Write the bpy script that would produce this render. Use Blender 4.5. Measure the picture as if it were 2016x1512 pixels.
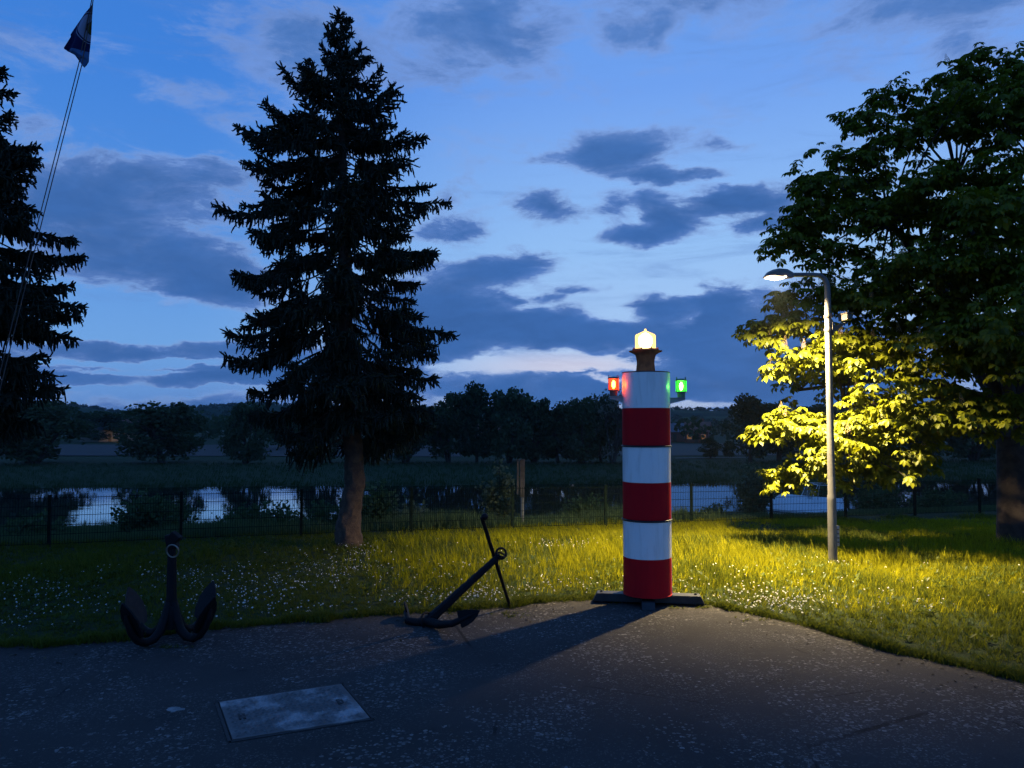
import bpy, math, random
import numpy as np
from mathutils import Vector, Matrix

for _o in list(bpy.data.objects):
    bpy.data.objects.remove(_o, do_unlink=True)
scene = bpy.context.scene
COL = scene.collection
R = math.radians

# ------------------------------------------------------------------ camera
F_PX, CX, CY = 1523.0, 1008.0, 756.0
CAM_Z, HORIZON = 2.3, 830.0
PITCH = math.atan((HORIZON - CY) / F_PX)
cam_data = bpy.data.cameras.new('camera')
cam_data.sensor_width = 36.0
cam_data.sensor_fit = 'HORIZONTAL'
cam_data.lens = 36.0 * F_PX / 2016.0
cam_data.clip_start = 0.05
cam_data.clip_end = 9000.0
cam = bpy.data.objects.new('camera', cam_data)
COL.objects.link(cam)
cam.location = (0, 0, CAM_Z)
cam.rotation_euler = (R(90) + PITCH, 0, 0)
scene.camera = cam

SP, CP = math.sin(PITCH), math.cos(PITCH)
def ray(x, y):
    u, v = (x - CX) / F_PX, (CY - y) / F_PX
    return Vector((u, CP - v * SP, SP + v * CP))
def P(x, y, Y):
    d = ray(x, y); s = Y / d.y
    return Vector((d.x * s, Y, CAM_Z + d.z * s))
def G(x, y, z=0.0):
    d = ray(x, y); s = (z - CAM_Z) / d.z
    return Vector((d.x * s, d.y * s, z))
def AZEL(x, y):
    d = ray(x, y).normalized()
    return math.atan2(d.x, d.y), math.asin(d.z)
def lin(r, g, b):
    def f(c):
        c = c / 255.0
        return c / 12.92 if c <= 0.04045 else ((c + 0.055) / 1.055) ** 2.4
    return (f(r), f(g), f(b), 1.0)

# ------------------------------------------------------------------ view and sampling
scene.view_settings.view_transform = 'Standard'
scene.view_settings.look = 'None'
scene.view_settings.exposure = 0.0
scene.view_settings.gamma = 1.0
scene.view_settings.use_curve_mapping = False
scene.render.engine = 'CYCLES'
cy = scene.cycles
cy.use_denoising = True
cy.denoiser = 'OPENIMAGEDENOISE'
cy.max_bounces = 5
cy.diffuse_bounces = 3
cy.glossy_bounces = 3
cy.transmission_bounces = 4
cy.transparent_max_bounces = 8
cy.sample_clamp_indirect = 6.0
cy.use_adaptive_sampling = True
cy.adaptive_threshold = 0.03
cy.caustics_reflective = False
cy.caustics_refractive = False
cy.volume_bounces = 0

# ------------------------------------------------------------------ node helpers
class NT:
    def __init__(self, tree):
        self.t = tree
        self.n = tree.nodes
        self.l = tree.links
    def new(self, kind, **kw):
        nd = self.n.new(kind)
        for k, v in kw.items():
            setattr(nd, k, v)
        return nd
    def put(self, sock, v):
        if v is None:
            return
        if isinstance(v, bpy.types.NodeSocket):
            self.l.new(v, sock)
        else:
            sock.default_value = v
    def m(self, op, a, b=None, c=None, clamp=False):
        nd = self.new('ShaderNodeMath', operation=op, use_clamp=clamp)
        self.put(nd.inputs[0], a); self.put(nd.inputs[1], b)
        if c is not None: self.put(nd.inputs[2], c)
        return nd.outputs[0]
    def v(self, op, a, b=None, c=None):
        nd = self.new('ShaderNodeVectorMath', operation=op)
        self.put(nd.inputs[0], a)
        if b is not None: self.put(nd.inputs[1], b)
        if c is not None: self.put(nd.inputs[2], c)
        return nd.outputs['Value'] if op in ('LENGTH', 'DOT_PRODUCT', 'DISTANCE') else nd.outputs[0]
    def mix(self, f, a, b, mode='MIX'):
        nd = self.new('ShaderNodeMix', data_type='RGBA', blend_type=mode)
        self.put(nd.inputs[0], f); self.put(nd.inputs[6], a); self.put(nd.inputs[7], b)
        return nd.outputs[2]
    def smooth(self, x, lo, hi, a=0.0, b=1.0):
        nd = self.new('ShaderNodeMapRange', interpolation_type='SMOOTHSTEP')
        self.put(nd.inputs[0], x); nd.inputs[1].default_value = lo; nd.inputs[2].default_value = hi
        nd.inputs[3].default_value = a; nd.inputs[4].default_value = b
        return nd.outputs[0]
    def noise(self, vec, scale, detail=4.0, rough=0.55, dist=0.0, out=0):
        nd = self.new('ShaderNodeTexNoise')
        if vec is not None: self.l.new(vec, nd.inputs['Vector'])
        nd.inputs['Scale'].default_value = scale
        nd.inputs['Detail'].default_value = detail
        nd.inputs['Roughness'].default_value = rough
        nd.inputs['Distortion'].default_value = dist
        return nd.outputs[out]
    def ramp(self, f, stops, interp='LINEAR'):
        nd = self.new('ShaderNodeValToRGB')
        cr = nd.color_ramp; cr.interpolation = interp
        while len(cr.elements) < len(stops): cr.elements.new(0.5)
        for e, (p, c) in zip(cr.elements, stops):
            e.position = p; e.color = c
        self.put(nd.inputs[0], f)
        return nd.outputs[0]

# ------------------------------------------------------------------ dusk sky
SUN_AZ = AZEL(1300, 700)[0]
def build_world():
    w = bpy.data.worlds.new('World'); scene.world = w; w.use_nodes = True
    t = NT(w.node_tree); t.n.clear()
    out = t.new('ShaderNodeOutputWorld'); bg = t.new('ShaderNodeBackground')
    t.l.new(bg.outputs[0], out.inputs[0])
    d = t.v('NORMALIZE', t.new('ShaderNodeTexCoord').outputs['Generated'])
    sep = t.new('ShaderNodeSeparateXYZ'); t.l.new(d, sep.inputs[0])
    el = t.m('ARCSINE', sep.outputs[2]); az = t.m('ARCTAN2', sep.outputs[0], sep.outputs[1])
    # last of the physical dusk sky (sun just under the horizon) gives the base hue of the upper air
    el01 = t.m('DIVIDE', t.m('MAXIMUM', el, 0.0), R(90))
    far = t.ramp(el01, [(0.0, lin(96, 140, 208)), (0.06, lin(112, 165, 228)), (0.14, lin(88, 148, 226)),
                        (0.26, lin(64, 130, 219)), (0.40, lin(56, 120, 210)), (1.0, lin(62, 106, 180))])
    near = t.ramp(el01, [(0.0, lin(178, 192, 226)), (0.05, lin(172, 203, 243)), (0.14, lin(150, 194, 246)),
                         (0.26, lin(112, 162, 240)), (0.40, lin(88, 148, 232)), (1.0, lin(60, 114, 198))])
    sun_dir = Vector((math.sin(SUN_AZ), math.cos(SUN_AZ), 0.0))
    sun_dir_r = Vector((math.sin(SUN_AZ + R(8)), math.cos(SUN_AZ + R(8)), 0.0))
    flat = t.new('ShaderNodeCombineXYZ'); t.l.new(sep.outputs[0], flat.inputs[0]); t.l.new(sep.outputs[1], flat.inputs[1])
    fl = t.v('NORMALIZE', flat.outputs[0])
    g = t.smooth(t.v('DOT_PRODUCT', fl, tuple(sun_dir_r)), 0.74, 1.0)
    clear = t.mix(g, far, near)
    # cloud cover : large formations broken up by turbulence
    dz = t.v('MULTIPLY', d, (1.0, 1.0, 2.6))
    warp = t.new('ShaderNodeTexNoise'); t.l.new(dz, warp.inputs['Vector'])
    warp.inputs['Scale'].default_value = 9.0; warp.inputs['Detail'].default_value = 6.0; warp.inputs['Roughness'].default_value = 0.62
    wv = t.v('MULTIPLY', t.v('SUBTRACT', warp.outputs['Color'], (0.5, 0.5, 0.5)), (0.11, 0.045, 0.0))
    p0 = t.new('ShaderNodeCombineXYZ'); t.l.new(az, p0.inputs[0]); t.l.new(el, p0.inputs[1])
    p = t.v('ADD', p0.outputs[0], wv)
    def field(lst):
        tot = None
        for (x, y, rx, ry, wt) in lst:
            a, e = AZEL(x, y); kx, ky = F_PX / (rx * 1.3), F_PX / (ry * 1.3)
            q = t.v('MULTIPLY_ADD', p, (kx, ky, 0), (-a * kx, -e * ky, 0))
            gr = t.new('ShaderNodeTexGradient', gradient_type='SPHERICAL'); t.l.new(q, gr.inputs[0])
            tot = t.m('MULTIPLY', gr.outputs[1], wt * 1.35) if tot is None else t.m('MULTIPLY_ADD', gr.outputs[1], wt * 1.35, tot)
        return tot
    masses = [(250, 490, 300, 130, 1.0), (120, 400, 190, 90, .7), (430, 560, 140, 70, .8), (340, 345, 150, 42, .75), (480, 345, 90, 34, .6),
              (660, 80, 230, 85, .95), (560, 50, 120, 60, .6), (980, 75, 140, 100, 1.25), (890, 10, 120, 60, .6),
              (1210, 70, 60, 45, .6), (1310, 62, 70, 28, .7), (1400, -10, 150, 42, .9), (1780, 10, 240, 55, .75), (1950, 30, 120, 60, .6),
              (850, 160, 90, 35, .5),
              (1170, 300, 85, 36, 1.0), (1260, 302, 95, 44, 1.1), (1050, 306, 50, 16, .6), (1430, 295, 75, 18, .65), (1300, 340, 120, 17, .8), (1400, 338, 110, 10, .6),
              (1075, 415, 75, 42, .95), (1210, 402, 60, 25, .7), (1290, 400, 45, 30, .7), (1380, 405, 110, 36, .95), (1440, 390, 70, 24, .8), (1530, 400, 90, 55, 1.05),
              (1270, 468, 90, 22, 1.0), (1330, 445, 70, 36, .9), (1470, 455, 90, 20, .5),
              (905, 455, 90, 32, .9), (880, 380, 70, 24, .7), (1010, 525, 115, 34, 1.0), (900, 560, 110, 60, 1.0), (1140, 567, 80, 16, .9),
              (1000, 585, 30, 12, .7), (1070, 583, 50, 12, .6), (1380, 545, 40, 14, .3), (1460, 546, 40, 12, .4),
              (960, 645, 260, 62, 1.3), (1100, 650, 150, 38, 1.2), (820, 650, 160, 80, 1.2), (1290, 605, 70, 36, 1.25), (1395, 590, 52, 52, 1.15), (1400, 650, 130, 75, 1.3),
              (1520, 660, 160, 80, 1.2), (1250, 672, 150, 34, 1.1), (1400, 760, 330, 62, 1.3), (960, 770, 260, 40, 1.2), (1700, 740, 300, 130, 1.0),
              (300, 688, 190, 26, 1.0), (200, 670, 80, 22, .7), (360, 745, 260, 24, 1.1), (250, 805, 420, 26, 1.1), (620, 720, 200, 60, .9), (-60, 700, 160, 60, .8)]
    gaps = [(1090, 716, 200, 15, 1.2), (1210, 742, 60, 8, .8), (300, 712, 200, 6, 1.0), (250, 726, 110, 4, .7), (320, 768, 220, 6, .8), (1370, 795, 90, 7, .55),
            (240, 585, 120, 9, .6), (1350, 620, 22, 30, .7), (1330, 520, 120, 60, .5), (1180, 625, 110, 22, .7), (250, 632, 280, 36, 1.25), (120, 655, 160, 20, .6)]
    cov = field(masses); gap = field(gaps)
    n1 = t.noise(dz, 8.5, 10.0, 0.66, 0.35); n2 = t.noise(dz, 2.6, 5.0, 0.55, 0.2)
    dens = t.m('ADD', t.m('MULTIPLY', cov, 0.62), t.m('MULTIPLY', t.m('SUBTRACT', n1, 0.5), 2.1))
    dens = t.m('ADD', dens, t.m('MULTIPLY', t.m('SUBTRACT', n2, 0.52), 0.9))
    dens = t.m('ADD', t.m('SUBTRACT', dens, t.m('MULTIPLY', gap, 0.75)), 0.03)
    hi = t.smooth(el, R(14), R(26))           # higher clouds are thinner and softer
    a_lo = t.smooth(dens, 0.12, 0.56)
    a_hi = t.smooth(dens, 0.02, 0.60, 0.0, 0.9)
    alpha = t.m('ADD', t.m('MULTIPLY', a_lo, t.m('SUBTRACT', 1.0, hi)), t.m('MULTIPLY', a_hi, hi))
    core = t.smooth(dens, 0.2, 1.15)
    c_lo = t.ramp(core, [(0.0, lin(136, 166, 220)), (0.30, lin(86, 124, 190)), (0.6, lin(70, 112, 178)), (1.0, lin(60, 104, 170))])
    c_hi = t.ramp(core, [(0.0, lin(126, 156, 216)), (0.5, lin(86, 126, 192)), (1.0, lin(64, 110, 178))])
    ccol = t.mix(hi, c_lo, c_hi)
    n3 = t.noise(dz, 17.0, 8.0, 0.65, 0.6)
    tex = t.m('ADD', 0.66, t.m('ADD', t.m('MULTIPLY', n1, 0.28), t.m('MULTIPLY', n3, 0.40)))
    texc = t.new('ShaderNodeCombineXYZ')
    for i in range(3): t.l.new(tex, texc.inputs[i])
    ccol = t.mix(1.0, ccol, texc.outputs[0], 'MULTIPLY')
    n4 = t.noise(t.v('MULTIPLY', d, (1.0, 1.0, 7.0)), 4.5, 9.0, 0.66, 0.5)
    wisp = t.m('MULTIPLY', t.smooth(n4, 0.50, 0.74), 0.50)
    clear = t.mix(wisp, clear, lin(98, 134, 200))
    col = t.mix(alpha, clear, ccol)
    # after-glow where the sun went down
    a, e = AZEL(1130, 722)
    q = t.v('MULTIPLY', t.v('SUBTRACT', p0.outputs[0], (a, e, 0)), (F_PX / 330, F_PX / 46, 0))
    glow = t.m('MULTIPLY', t.smooth(t.v('LENGTH', q), 0.0, 1.0, 1.0, 0.0), t.m('SUBTRACT', 1.0, alpha))
    col = t.mix(t.m('MULTIPLY', glow, 0.6), col, lin(228, 218, 230))
    low = t.smooth(el, R(-3.0), R(-0.2))
    col = t.mix(low, lin(40, 62, 80), col)
    t.l.new(col, bg.inputs[0]); bg.inputs[1].default_value = 1.0
    w.cycles.sampling_method = 'MANUAL'; w.cycles.sample_map_resolution = 512
build_world()

# ------------------------------------------------------------------ materials
MATS = {}
def mat(name, col, rough=0.7, metal=0.0, var=0.25, scale=8.0, bump=0.0, bscale=40.0, col2=None, spec=0.4, coords='Object', detail=5.0):
    if name in MATS: return MATS[name]
    m = bpy.data.materials.new(name); m.use_nodes = True
    t = NT(m.node_tree); b = t.n['Principled BSDF']
    vec = t.new('ShaderNodeTexCoord').outputs[coords]
    c1 = tuple(col[:3]) + (1,)
    c2 = tuple(col2[:3]) + (1,) if col2 else tuple(c * (1 - var) for c in col[:3]) + (1,)
    n = t.noise(vec, scale, detail, 0.6)
    f = t.smooth(n, 0.32, 0.68)
    t.l.new(t.mix(f, c2, c1), b.inputs['Base Color'])
    b.inputs['Roughness'].default_value = rough; b.inputs['Metallic'].default_value = metal
    b.inputs['Specular IOR Level'].default_value = spec
    if bump:
        bp = t.new('ShaderNodeBump'); bp.inputs['Strength'].default_value = bump; bp.inputs['Distance'].default_value = 0.02
        t.l.new(t.noise(vec, bscale, 6.0, 0.65), bp.inputs['Height']); t.l.new(bp.outputs[0], b.inputs['Normal'])
    MATS[name] = m
    return m
def leaf_mat(name, dark, light, trans=0.35, rough=0.6, gloss=0.04):
    if name in MATS: return MATS[name]
    m = bpy.data.materials.new(name); m.use_nodes = True
    t = NT(m.node_tree); t.n.clear()
    out = t.new('ShaderNodeOutputMaterial')
    rnd = t.m('FRACT', t.m('ADD', t.new('ShaderNodeNewGeometry').outputs['Random Per Island'], t.new('ShaderNodeObjectInfo').outputs['Random']))
    c = t.mix(rnd, tuple(dark) + (1,), tuple(light) + (1,))
    df = t.new('ShaderNodeBsdfDiffuse'); tr = t.new('ShaderNodeBsdfTranslucent'); gl = t.new('ShaderNodeBsdfGlossy')
    t.l.new(c, df.inputs[0])
    tc = t.mix(0.35, c, (light[0] * 1.3, light[1] * 1.3, light[2] * 0.6, 1)); t.l.new(tc, tr.inputs[0])
    gl.inputs['Roughness'].default_value = rough; gl.inputs[0].default_value = (.5, .5, .5, 1)
    a = t.new('ShaderNodeMixShader'); a.inputs[0].default_value = trans
    t.l.new(df.outputs[0], a.inputs[1]); t.l.new(tr.outputs[0], a.inputs[2])
    b = t.new('ShaderNodeMixShader'); b.inputs[0].default_value = gloss
    t.l.new(a.outputs[0], b.inputs[1]); t.l.new(gl.outputs[0], b.inputs[2])
    t.l.new(b.outputs[0], out.inputs[0])
    MATS[name] = m
    return m
def emit_mat(name, col, strength):
    if name in MATS: return MATS[name]
    m = bpy.data.materials.new(name); m.use_nodes = True
    t = NT(m.node_tree); t.n.clear()
    out = t.new('ShaderNodeOutputMaterial'); e = t.new('ShaderNodeEmission')
    e.inputs[0].default_value = tuple(col[:3]) + (1,); e.inputs[1].default_value = strength
    t.l.new(e.outputs[0], out.inputs[0]); MATS[name] = m
    return m
def lens_mat(name, tint, glow, strength):
    """lit coloured glass: light passes tinted, the glass body itself glows from the lamp within"""
    if name in MATS: return MATS[name]
    m = bpy.data.materials.new(name); m.use_nodes = True
    t = NT(m.node_tree); t.n.clear()
    out = t.new('ShaderNodeOutputMaterial')
    tp = t.new('ShaderNodeBsdfTransparent'); tp.inputs[0].default_value = tuple(tint) + (1,)
    gl = t.new('ShaderNodeBsdfGlossy'); gl.inputs['Roughness'].default_value = 0.15
    e = t.new('ShaderNodeEmission'); e.inputs[0].default_value = tuple(glow) + (1,); e.inputs[1].default_value = strength
    a = t.new('ShaderNodeMixShader'); a.inputs[0].default_value = 0.06
    t.l.new(tp.outputs[0], a.inputs[1]); t.l.new(gl.outputs[0], a.inputs[2])
    ad = t.new('ShaderNodeAddShader'); t.l.new(a.outputs[0], ad.inputs[0]); t.l.new(e.outputs[0], ad.inputs[1])
    t.l.new(ad.outputs[0], out.inputs[0]); MATS[name] = m
    return m

# ------------------------------------------------------------------ mesh helpers
def mesh_np(name, V, F):
    me = bpy.data.meshes.new(name)
    V = np.asarray(V, dtype=np.float32); F = np.asarray(F, dtype=np.int32)
    k = F.shape[1]; n = len(F)
    me.vertices.add(len(V)); me.vertices.foreach_set('co', V.ravel())
    me.loops.add(n * k); me.loops.foreach_set('vertex_index', F.ravel())
    me.polygons.add(n)
    me.polygons.foreach_set('loop_start', np.arange(0, n * k, k, dtype=np.int32))
    me.polygons.foreach_set('loop_total', np.full(n, k, dtype=np.int32))
    me.update(calc_edges=True); me.validate()
    return me
def link(name, me, material=None, parent=None, smooth=False, loc=None):
    o = bpy.data.objects.new(name, me); COL.objects.link(o)
    if material is not None and len(me.materials) == 0: me.materials.append(material)
    if smooth:
        me.polygons.foreach_set('use_smooth', np.ones(len(me.polygons), dtype=bool))
    if parent is not None: o.parent = parent
    if loc is not None: o.location = loc
    return o
def scatter(tv, tf, M, L):
    """copies of a template: M (N,3,3) matrices, L (N,3) offsets"""
    tv = np.asarray(tv, float); tf = np.asarray(tf, int)
    V = np.einsum('nij,kj->nki', M, tv) + L[:, None, :]
    N, k = len(L), len(tv)
    Fc = (tf[None, :, :] + (np.arange(N) * k)[:, None, None]).reshape(-1, tf.shape[1])
    return V.reshape(-1, 3), Fc
def join(parts):
    Vs, Fs, off = [], [], 0
    for V, Fc in parts:
        if len(V) == 0: continue
        Vs.append(V); Fs.append(np.asarray(Fc) + off); off += len(V)
    return np.concatenate(Vs), np.concatenate(Fs)
def rot_frames(d, up=None, roll=None):
    """(N,3,3) with local +X along d"""
    d = d / np.linalg.norm(d, axis=1, keepdims=True)
    u = np.tile(np.array([0., 0., 1.]), (len(d), 1)) if up is None else up
    y = np.cross(u, d); ln = np.linalg.norm(y, axis=1, keepdims=True)
    y = np.where(ln < 1e-4, np.array([0., 1., 0.]), y / np.maximum(ln, 1e-6))
    z = np.cross(d, y)
    if roll is not None:
        c, s = np.cos(roll)[:, None], np.sin(roll)[:, None]
        y, z = y * c + z * s, z * c - y * s
    return np.stack([d, y, z], axis=2)

class MB:
    def __init__(self): self.v, self.f = [], []
    def add(self, vs, fs):
        o = len(self.v); self.v += [tuple(x) for x in vs]; self.f += [tuple(i + o for i in q) for q in fs]
        return self
    def box(self, c, s, rot=None):
        c = Vector(c); vs = []
        for z in (-.5, .5):
            for y in (-.5, .5):
                for x in (-.5, .5):
                    q = Vector((x * s[0], y * s[1], z * s[2]))
                    vs.append(c + (rot @ q if rot is not None else q))
        return self.add(vs, [(0, 2, 3, 1), (4, 5, 7, 6), (0, 1, 5, 4), (2, 6, 7, 3), (0, 4, 6, 2), (1, 3, 7, 5)])
    def tube(self, pts, rad, n=8, cap=True):
        pts = [Vector(p) for p in pts]
        if not hasattr(rad, '__len__'): rad = [rad] * len(pts)
        vs, fs = [], []; prev = None
        for i, p in enumerate(pts):
            tdir = (pts[min(i + 1, len(pts) - 1)] - pts[max(i - 1, 0)]).normalized()
            if prev is None:
                a = Vector((0, 0, 1)) if abs(tdir.z) < 0.9 else Vector((1, 0, 0))
                x = tdir.cross(a).normalized()
            else:
                x = (prev - tdir * prev.dot(tdir)).normalized()
            prev = x; y = tdir.cross(x)
            for k in range(n):
                an = 2 * math.pi * k / n
                vs.append(p + (x * math.cos(an) + y * math.sin(an)) * rad[i])
        for i in range(len(pts) - 1):
            for k in range(n):
                a, b = i * n + k, i * n + (k + 1) % n
                fs.append((a, b, b + n, a + n))
        if cap:
            fs.append(tuple(range(n - 1, -1, -1))); fs.append(tuple((len(pts) - 1) * n + k for k in range(n)))
        return self.add(vs, fs)
    def lathe(self, prof, n=32, c=(0, 0, 0), close=True):
        vs, fs = [], []
        for (r, z) in prof:
            for k in range(n):
                an = 2 * math.pi * k / n
                vs.append((c[0] + r * math.cos(an), c[1] + r * math.sin(an), c[2] + z))
        for i in range(len(prof) - 1):
            for k in range(n):
                a, b = i * n + k, i * n + (k + 1) % n
                fs.append((a, b, b + n, a + n))
        if close:
            fs.append(tuple(range(n - 1, -1, -1))); fs.append(tuple((len(prof) - 1) * n + k for k in range(n)))
        return self.add(vs, fs)
    def plate(self, poly, normal, th):
        """polygon of 3-D points extruded by th along normal, centred"""
        nrm = Vector(normal).normalized(); n = len(poly)
        vs = [Vector(p) - nrm * th / 2 for p in poly] + [Vector(p) + nrm * th / 2 for p in poly]
        fs = [tuple(range(n - 1, -1, -1)), tuple(range(n, 2 * n))] + [(i, (i + 1) % n, n + (i + 1) % n, n + i) for i in range(n)]
        return self.add(vs, fs)
    def torus(self, c, axis, r, tr, n=28, k=8, arc=2 * math.pi, start=0.0):
        ax = Vector(axis).normalized(); a = Vector((0, 0, 1)) if abs(ax.z) < .9 else Vector((1, 0, 0))
        x = ax.cross(a).normalized(); y = ax.cross(x); c = Vector(c)
        pts = [c + (x * math.cos(start + arc * i / n) + y * math.sin(start + arc * i / n)) * r for i in range(n + 1)]
        return self.tube(pts, tr, k, cap=arc < 6.2)
    def build(self, name, material, parent=None, smooth=False, bevel=0.0, loc=None):
        me = bpy.data.meshes.new(name); me.from_pydata(self.v, [], self.f); me.update()
        o = link(name, me, material, parent, loc=loc)
        if smooth:
            me.polygons.foreach_set('use_smooth', np.ones(len(me.polygons), dtype=bool))
            try: me.set_sharp_from_angle(angle=R(38))
            except Exception: pass
        if bevel:
            bm = o.modifiers.new('bevel', 'BEVEL'); bm.width = bevel; bm.segments = 2; bm.limit_method = 'ANGLE'; bm.angle_limit = R(35)
        return o
def thing(name, label, cat, loc=(0, 0, 0), group=None):
    o = bpy.data.objects.new(name, None); COL.objects.link(o); o.location = loc
    o.empty_display_size = 0.2
    o['label'] = label; o['category'] = cat
    if group: o['group'] = group
    return o
def tag(o, label=None, cat=None, group=None, kind=None):
    if label: o['label'] = label
    if cat: o['category'] = cat
    if group: o['group'] = group
    if kind: o['kind'] = kind
    return o
def copy_tree(o, parent=None):
    c = o.copy(); COL.objects.link(c); c.parent = parent
    for ch in [x for x in o.children]: copy_tree(ch, c)
    return c

# ------------------------------------------------------------------ ground
FEN0 = np.array([-9.5, 16.0]); FEND = np.array([0.95, 0.31]); FEND = FEND / np.linalg.norm(FEND)
FENN = np.array([-FEND[1], FEND[0]])          # towards the river
WATER_Z = -3.6
_rs = np.random.RandomState(5)
_wav = [(_rs.uniform(.2, 1.6), _rs.uniform(0, 6.28), _rs.uniform(0, 6.28)) for _ in range(10)]
def wobble(x, y, s=1.0):
    r = 0
    for k, a, ph in _wav:
        r = r + np.sin((x * np.cos(a) + y * np.sin(a)) * k * s + ph)
    return r / len(_wav)
def height(x, y):
    x = np.asarray(x, float); y = np.asarray(y, float)
    lawn = -0.015 - 0.033 * np.maximum(0, y - 9.3) + 0.05 * wobble(x, y, .9) * np.clip((y - 9.5) / 3, 0, 1)
    lawn = np.where(y < 8.0, -0.04, lawn)
    d = (x - FEN0[0]) * FENN[0] + (y - FEN0[1]) * FENN[1]       # distance past the fence line
    near = 44 + 0.18 * (np.clip(x, -200, 200) + 26)
    span = np.maximum(near - y + d, 1.0)
    tt = np.clip((d - 0.8) / (span - 0.8), 0, 1.3)
    bank = lawn * np.clip(1 - tt, 0, 1) + (WATER_Z) * tt + 0.12 * wobble(x, y, .5) * np.clip(tt * (1 - tt) * 4, 0, 1)
    z = np.where(d < 0.8, lawn, bank)
    far = 70 + 0.09 * (np.clip(x, -300, 300) + 26)
    mid = (near + far) / 2
    bed = WATER_Z - 1.2
    z = np.where(y > near, np.maximum(bed, WATER_Z - 0.12 * (y - near)), z)
    up = np.clip((y - far) / 12, -1.0, 1.0)
    zf = WATER_Z + np.where(up < 0, 1.2 * up, 0.32 * up) + 0.06 * wobble(x * .2, y * .2, .5) * np.clip(up, 0, 1)
    z = np.where(y > mid, np.maximum(zf, bed), z)
    return z
def grounded(x, y):
    return float(height(x, y))

def axis_coords(lo, hi, near_lo, near_hi, step, grow=1.25):
    a = list(np.arange(near_lo, near_hi + 1e-6, step))
    s = step; x = a[-1]
    while x < hi: s *= grow; x += s; a.append(x)
    s = step; x = a[0]; pre = []
    while x > lo: s *= grow; x -= s; pre.append(x)
    return np.array(pre[::-1] + a)
def grid_mesh(name, xs, ys, zf):
    X, Y = np.meshgrid(xs, ys); Z = zf(X, Y)
    V = np.stack([X, Y, Z], -1).reshape(-1, 3)
    nx, ny = len(xs), len(ys)
    i, j = np.meshgrid(np.arange(nx - 1), np.arange(ny - 1))
    a = (j * nx + i).ravel()
    return mesh_np(name, V, np.stack([a, a + 1, a + 1 + nx, a + nx], 1))

def ground_material():
    m = bpy.data.materials.new('soil_and_short_grass'); m.use_nodes = True
    t = NT(m.node_tree); b = t.n['Principled BSDF']
    vec = t.new('ShaderNodeTexCoord').outputs['Object']
    n1 = t.smooth(t.noise(vec, 1.3, 6, .6), .3, .7); n2 = t.smooth(t.noise(vec, 14, 6, .7), .35, .7)
    c = t.mix(n1, (.016, .034, .012, 1), (.024, .046, .014, 1))
    c = t.mix(t.m('MULTIPLY', n2, .6), c, (.040, .036, .020, 1))
    big = t.smooth(t.noise(vec, .03, 4, .6), .35, .65)
    c = t.mix(t.m('MULTIPLY', big, .45), c, (.018, .034, .014, 1))
    t.l.new(c, b.inputs['Base Color']); b.inputs['Roughness'].default_value = .95; b.inputs['Specular IOR Level'].default_value = .1
    bp = t.new('ShaderNodeBump'); bp.inputs['Strength'].default_value = .8; bp.inputs['Distance'].default_value = .05
    t.l.new(t.noise(vec, 22, 6, .7), bp.inputs['Height']); t.l.new(bp.outputs[0], b.inputs['Normal'])
    return m
xs = axis_coords(-3000, 3000, -18, 24, 0.5, 1.16); ys = axis_coords(-40, 5200, 4, 52, 0.5, 1.10)
g = link('ground', grid_mesh('ground', xs, ys, height), ground_material(), smooth=True)
tag(g, 'grassy lawn, river bank and meadow ground', None, kind='structure')

# water
def water_material():
    m = bpy.data.materials.new('river_water'); m.use_nodes = True
    t = NT(m.node_tree); b = t.n['Principled BSDF']
    b.inputs['Base Color'].default_value = (.010, .016, .018, 1)
    b.inputs['Roughness'].default_value = .015; b.inputs['IOR'].default_value = 1.5; b.inputs['Specular IOR Level'].default_value = .7
    vec = t.new('ShaderNodeTexCoord').outputs['Object']
    mp = t.v('MULTIPLY', vec, (.35, 1.0, 1.0))
    h = t.m('ADD', t.noise(mp, .9, 4, .55), t.m('MULTIPLY', t.noise(mp, .12, 2, .5), 2.0))
    bp = t.new('ShaderNodeBump'); bp.inputs['Strength'].default_value = .10; bp.inputs['Distance'].default_value = .05
    t.l.new(h, bp.inputs['Height']); t.l.new(bp.outputs[0], b.inputs['Normal'])
    gl = t.new('ShaderNodeBsdfGlossy'); gl.inputs['Roughness'].default_value = .02; t.l.new(bp.outputs[0], gl.inputs['Normal'])
    mx = t.new('ShaderNodeMixShader'); mx.inputs[0].default_value = .38
    t.l.new(b.outputs[0], mx.inputs[1]); t.l.new(gl.outputs[0], mx.inputs[2]); t.l.new(mx.outputs[0], t.n['Material Output'].inputs[0])
    return m
wv = [(-900, 18, WATER_Z), (900, 18, WATER_Z), (900, 120, WATER_Z), (-900, 120, WATER_Z)]
river = MB().add(wv, [(0, 1, 2, 3)]).build('river', water_material())
tag(river, 'calm dark river mirroring the dusk sky', None, kind='structure')

# terrace of worn asphalt
EDGE_PX = [(-260, 1290), (0, 1271), (120, 1266), (215, 1257), (330, 1246), (430, 1235), (540, 1224), (640, 1216), (720, 1211), (800, 1206), (900, 1198), (1000, 1190),
           (1090, 1182), (1170, 1177), (1280, 1178), (1400, 1190), (1480, 1206), (1600, 1234), (1690, 1262), (1780, 1287), (1900, 1312), (2016, 1334), (2150, 1362), (2400, 1425)]
_e = [G(x, y) for x, y in EDGE_PX]
EDGE = np.array([[p.x, p.y] for p in _e])
_er = np.random.RandomState(3)
ex, ey = [], []
for i in range(len(EDGE) - 1):
    n = 8
    for k in range(n):
        q = EDGE[i] + (EDGE[i + 1] - EDGE[i]) * k / n
        ex.append(q[0]); ey.append(q[1] + _er.normal(0, .022) + .05 * math.sin(q[0] * 5.1) * math.sin(q[0] * 1.7 + 1))
ex.append(EDGE[-1][0]); ey.append(EDGE[-1][1])
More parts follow.
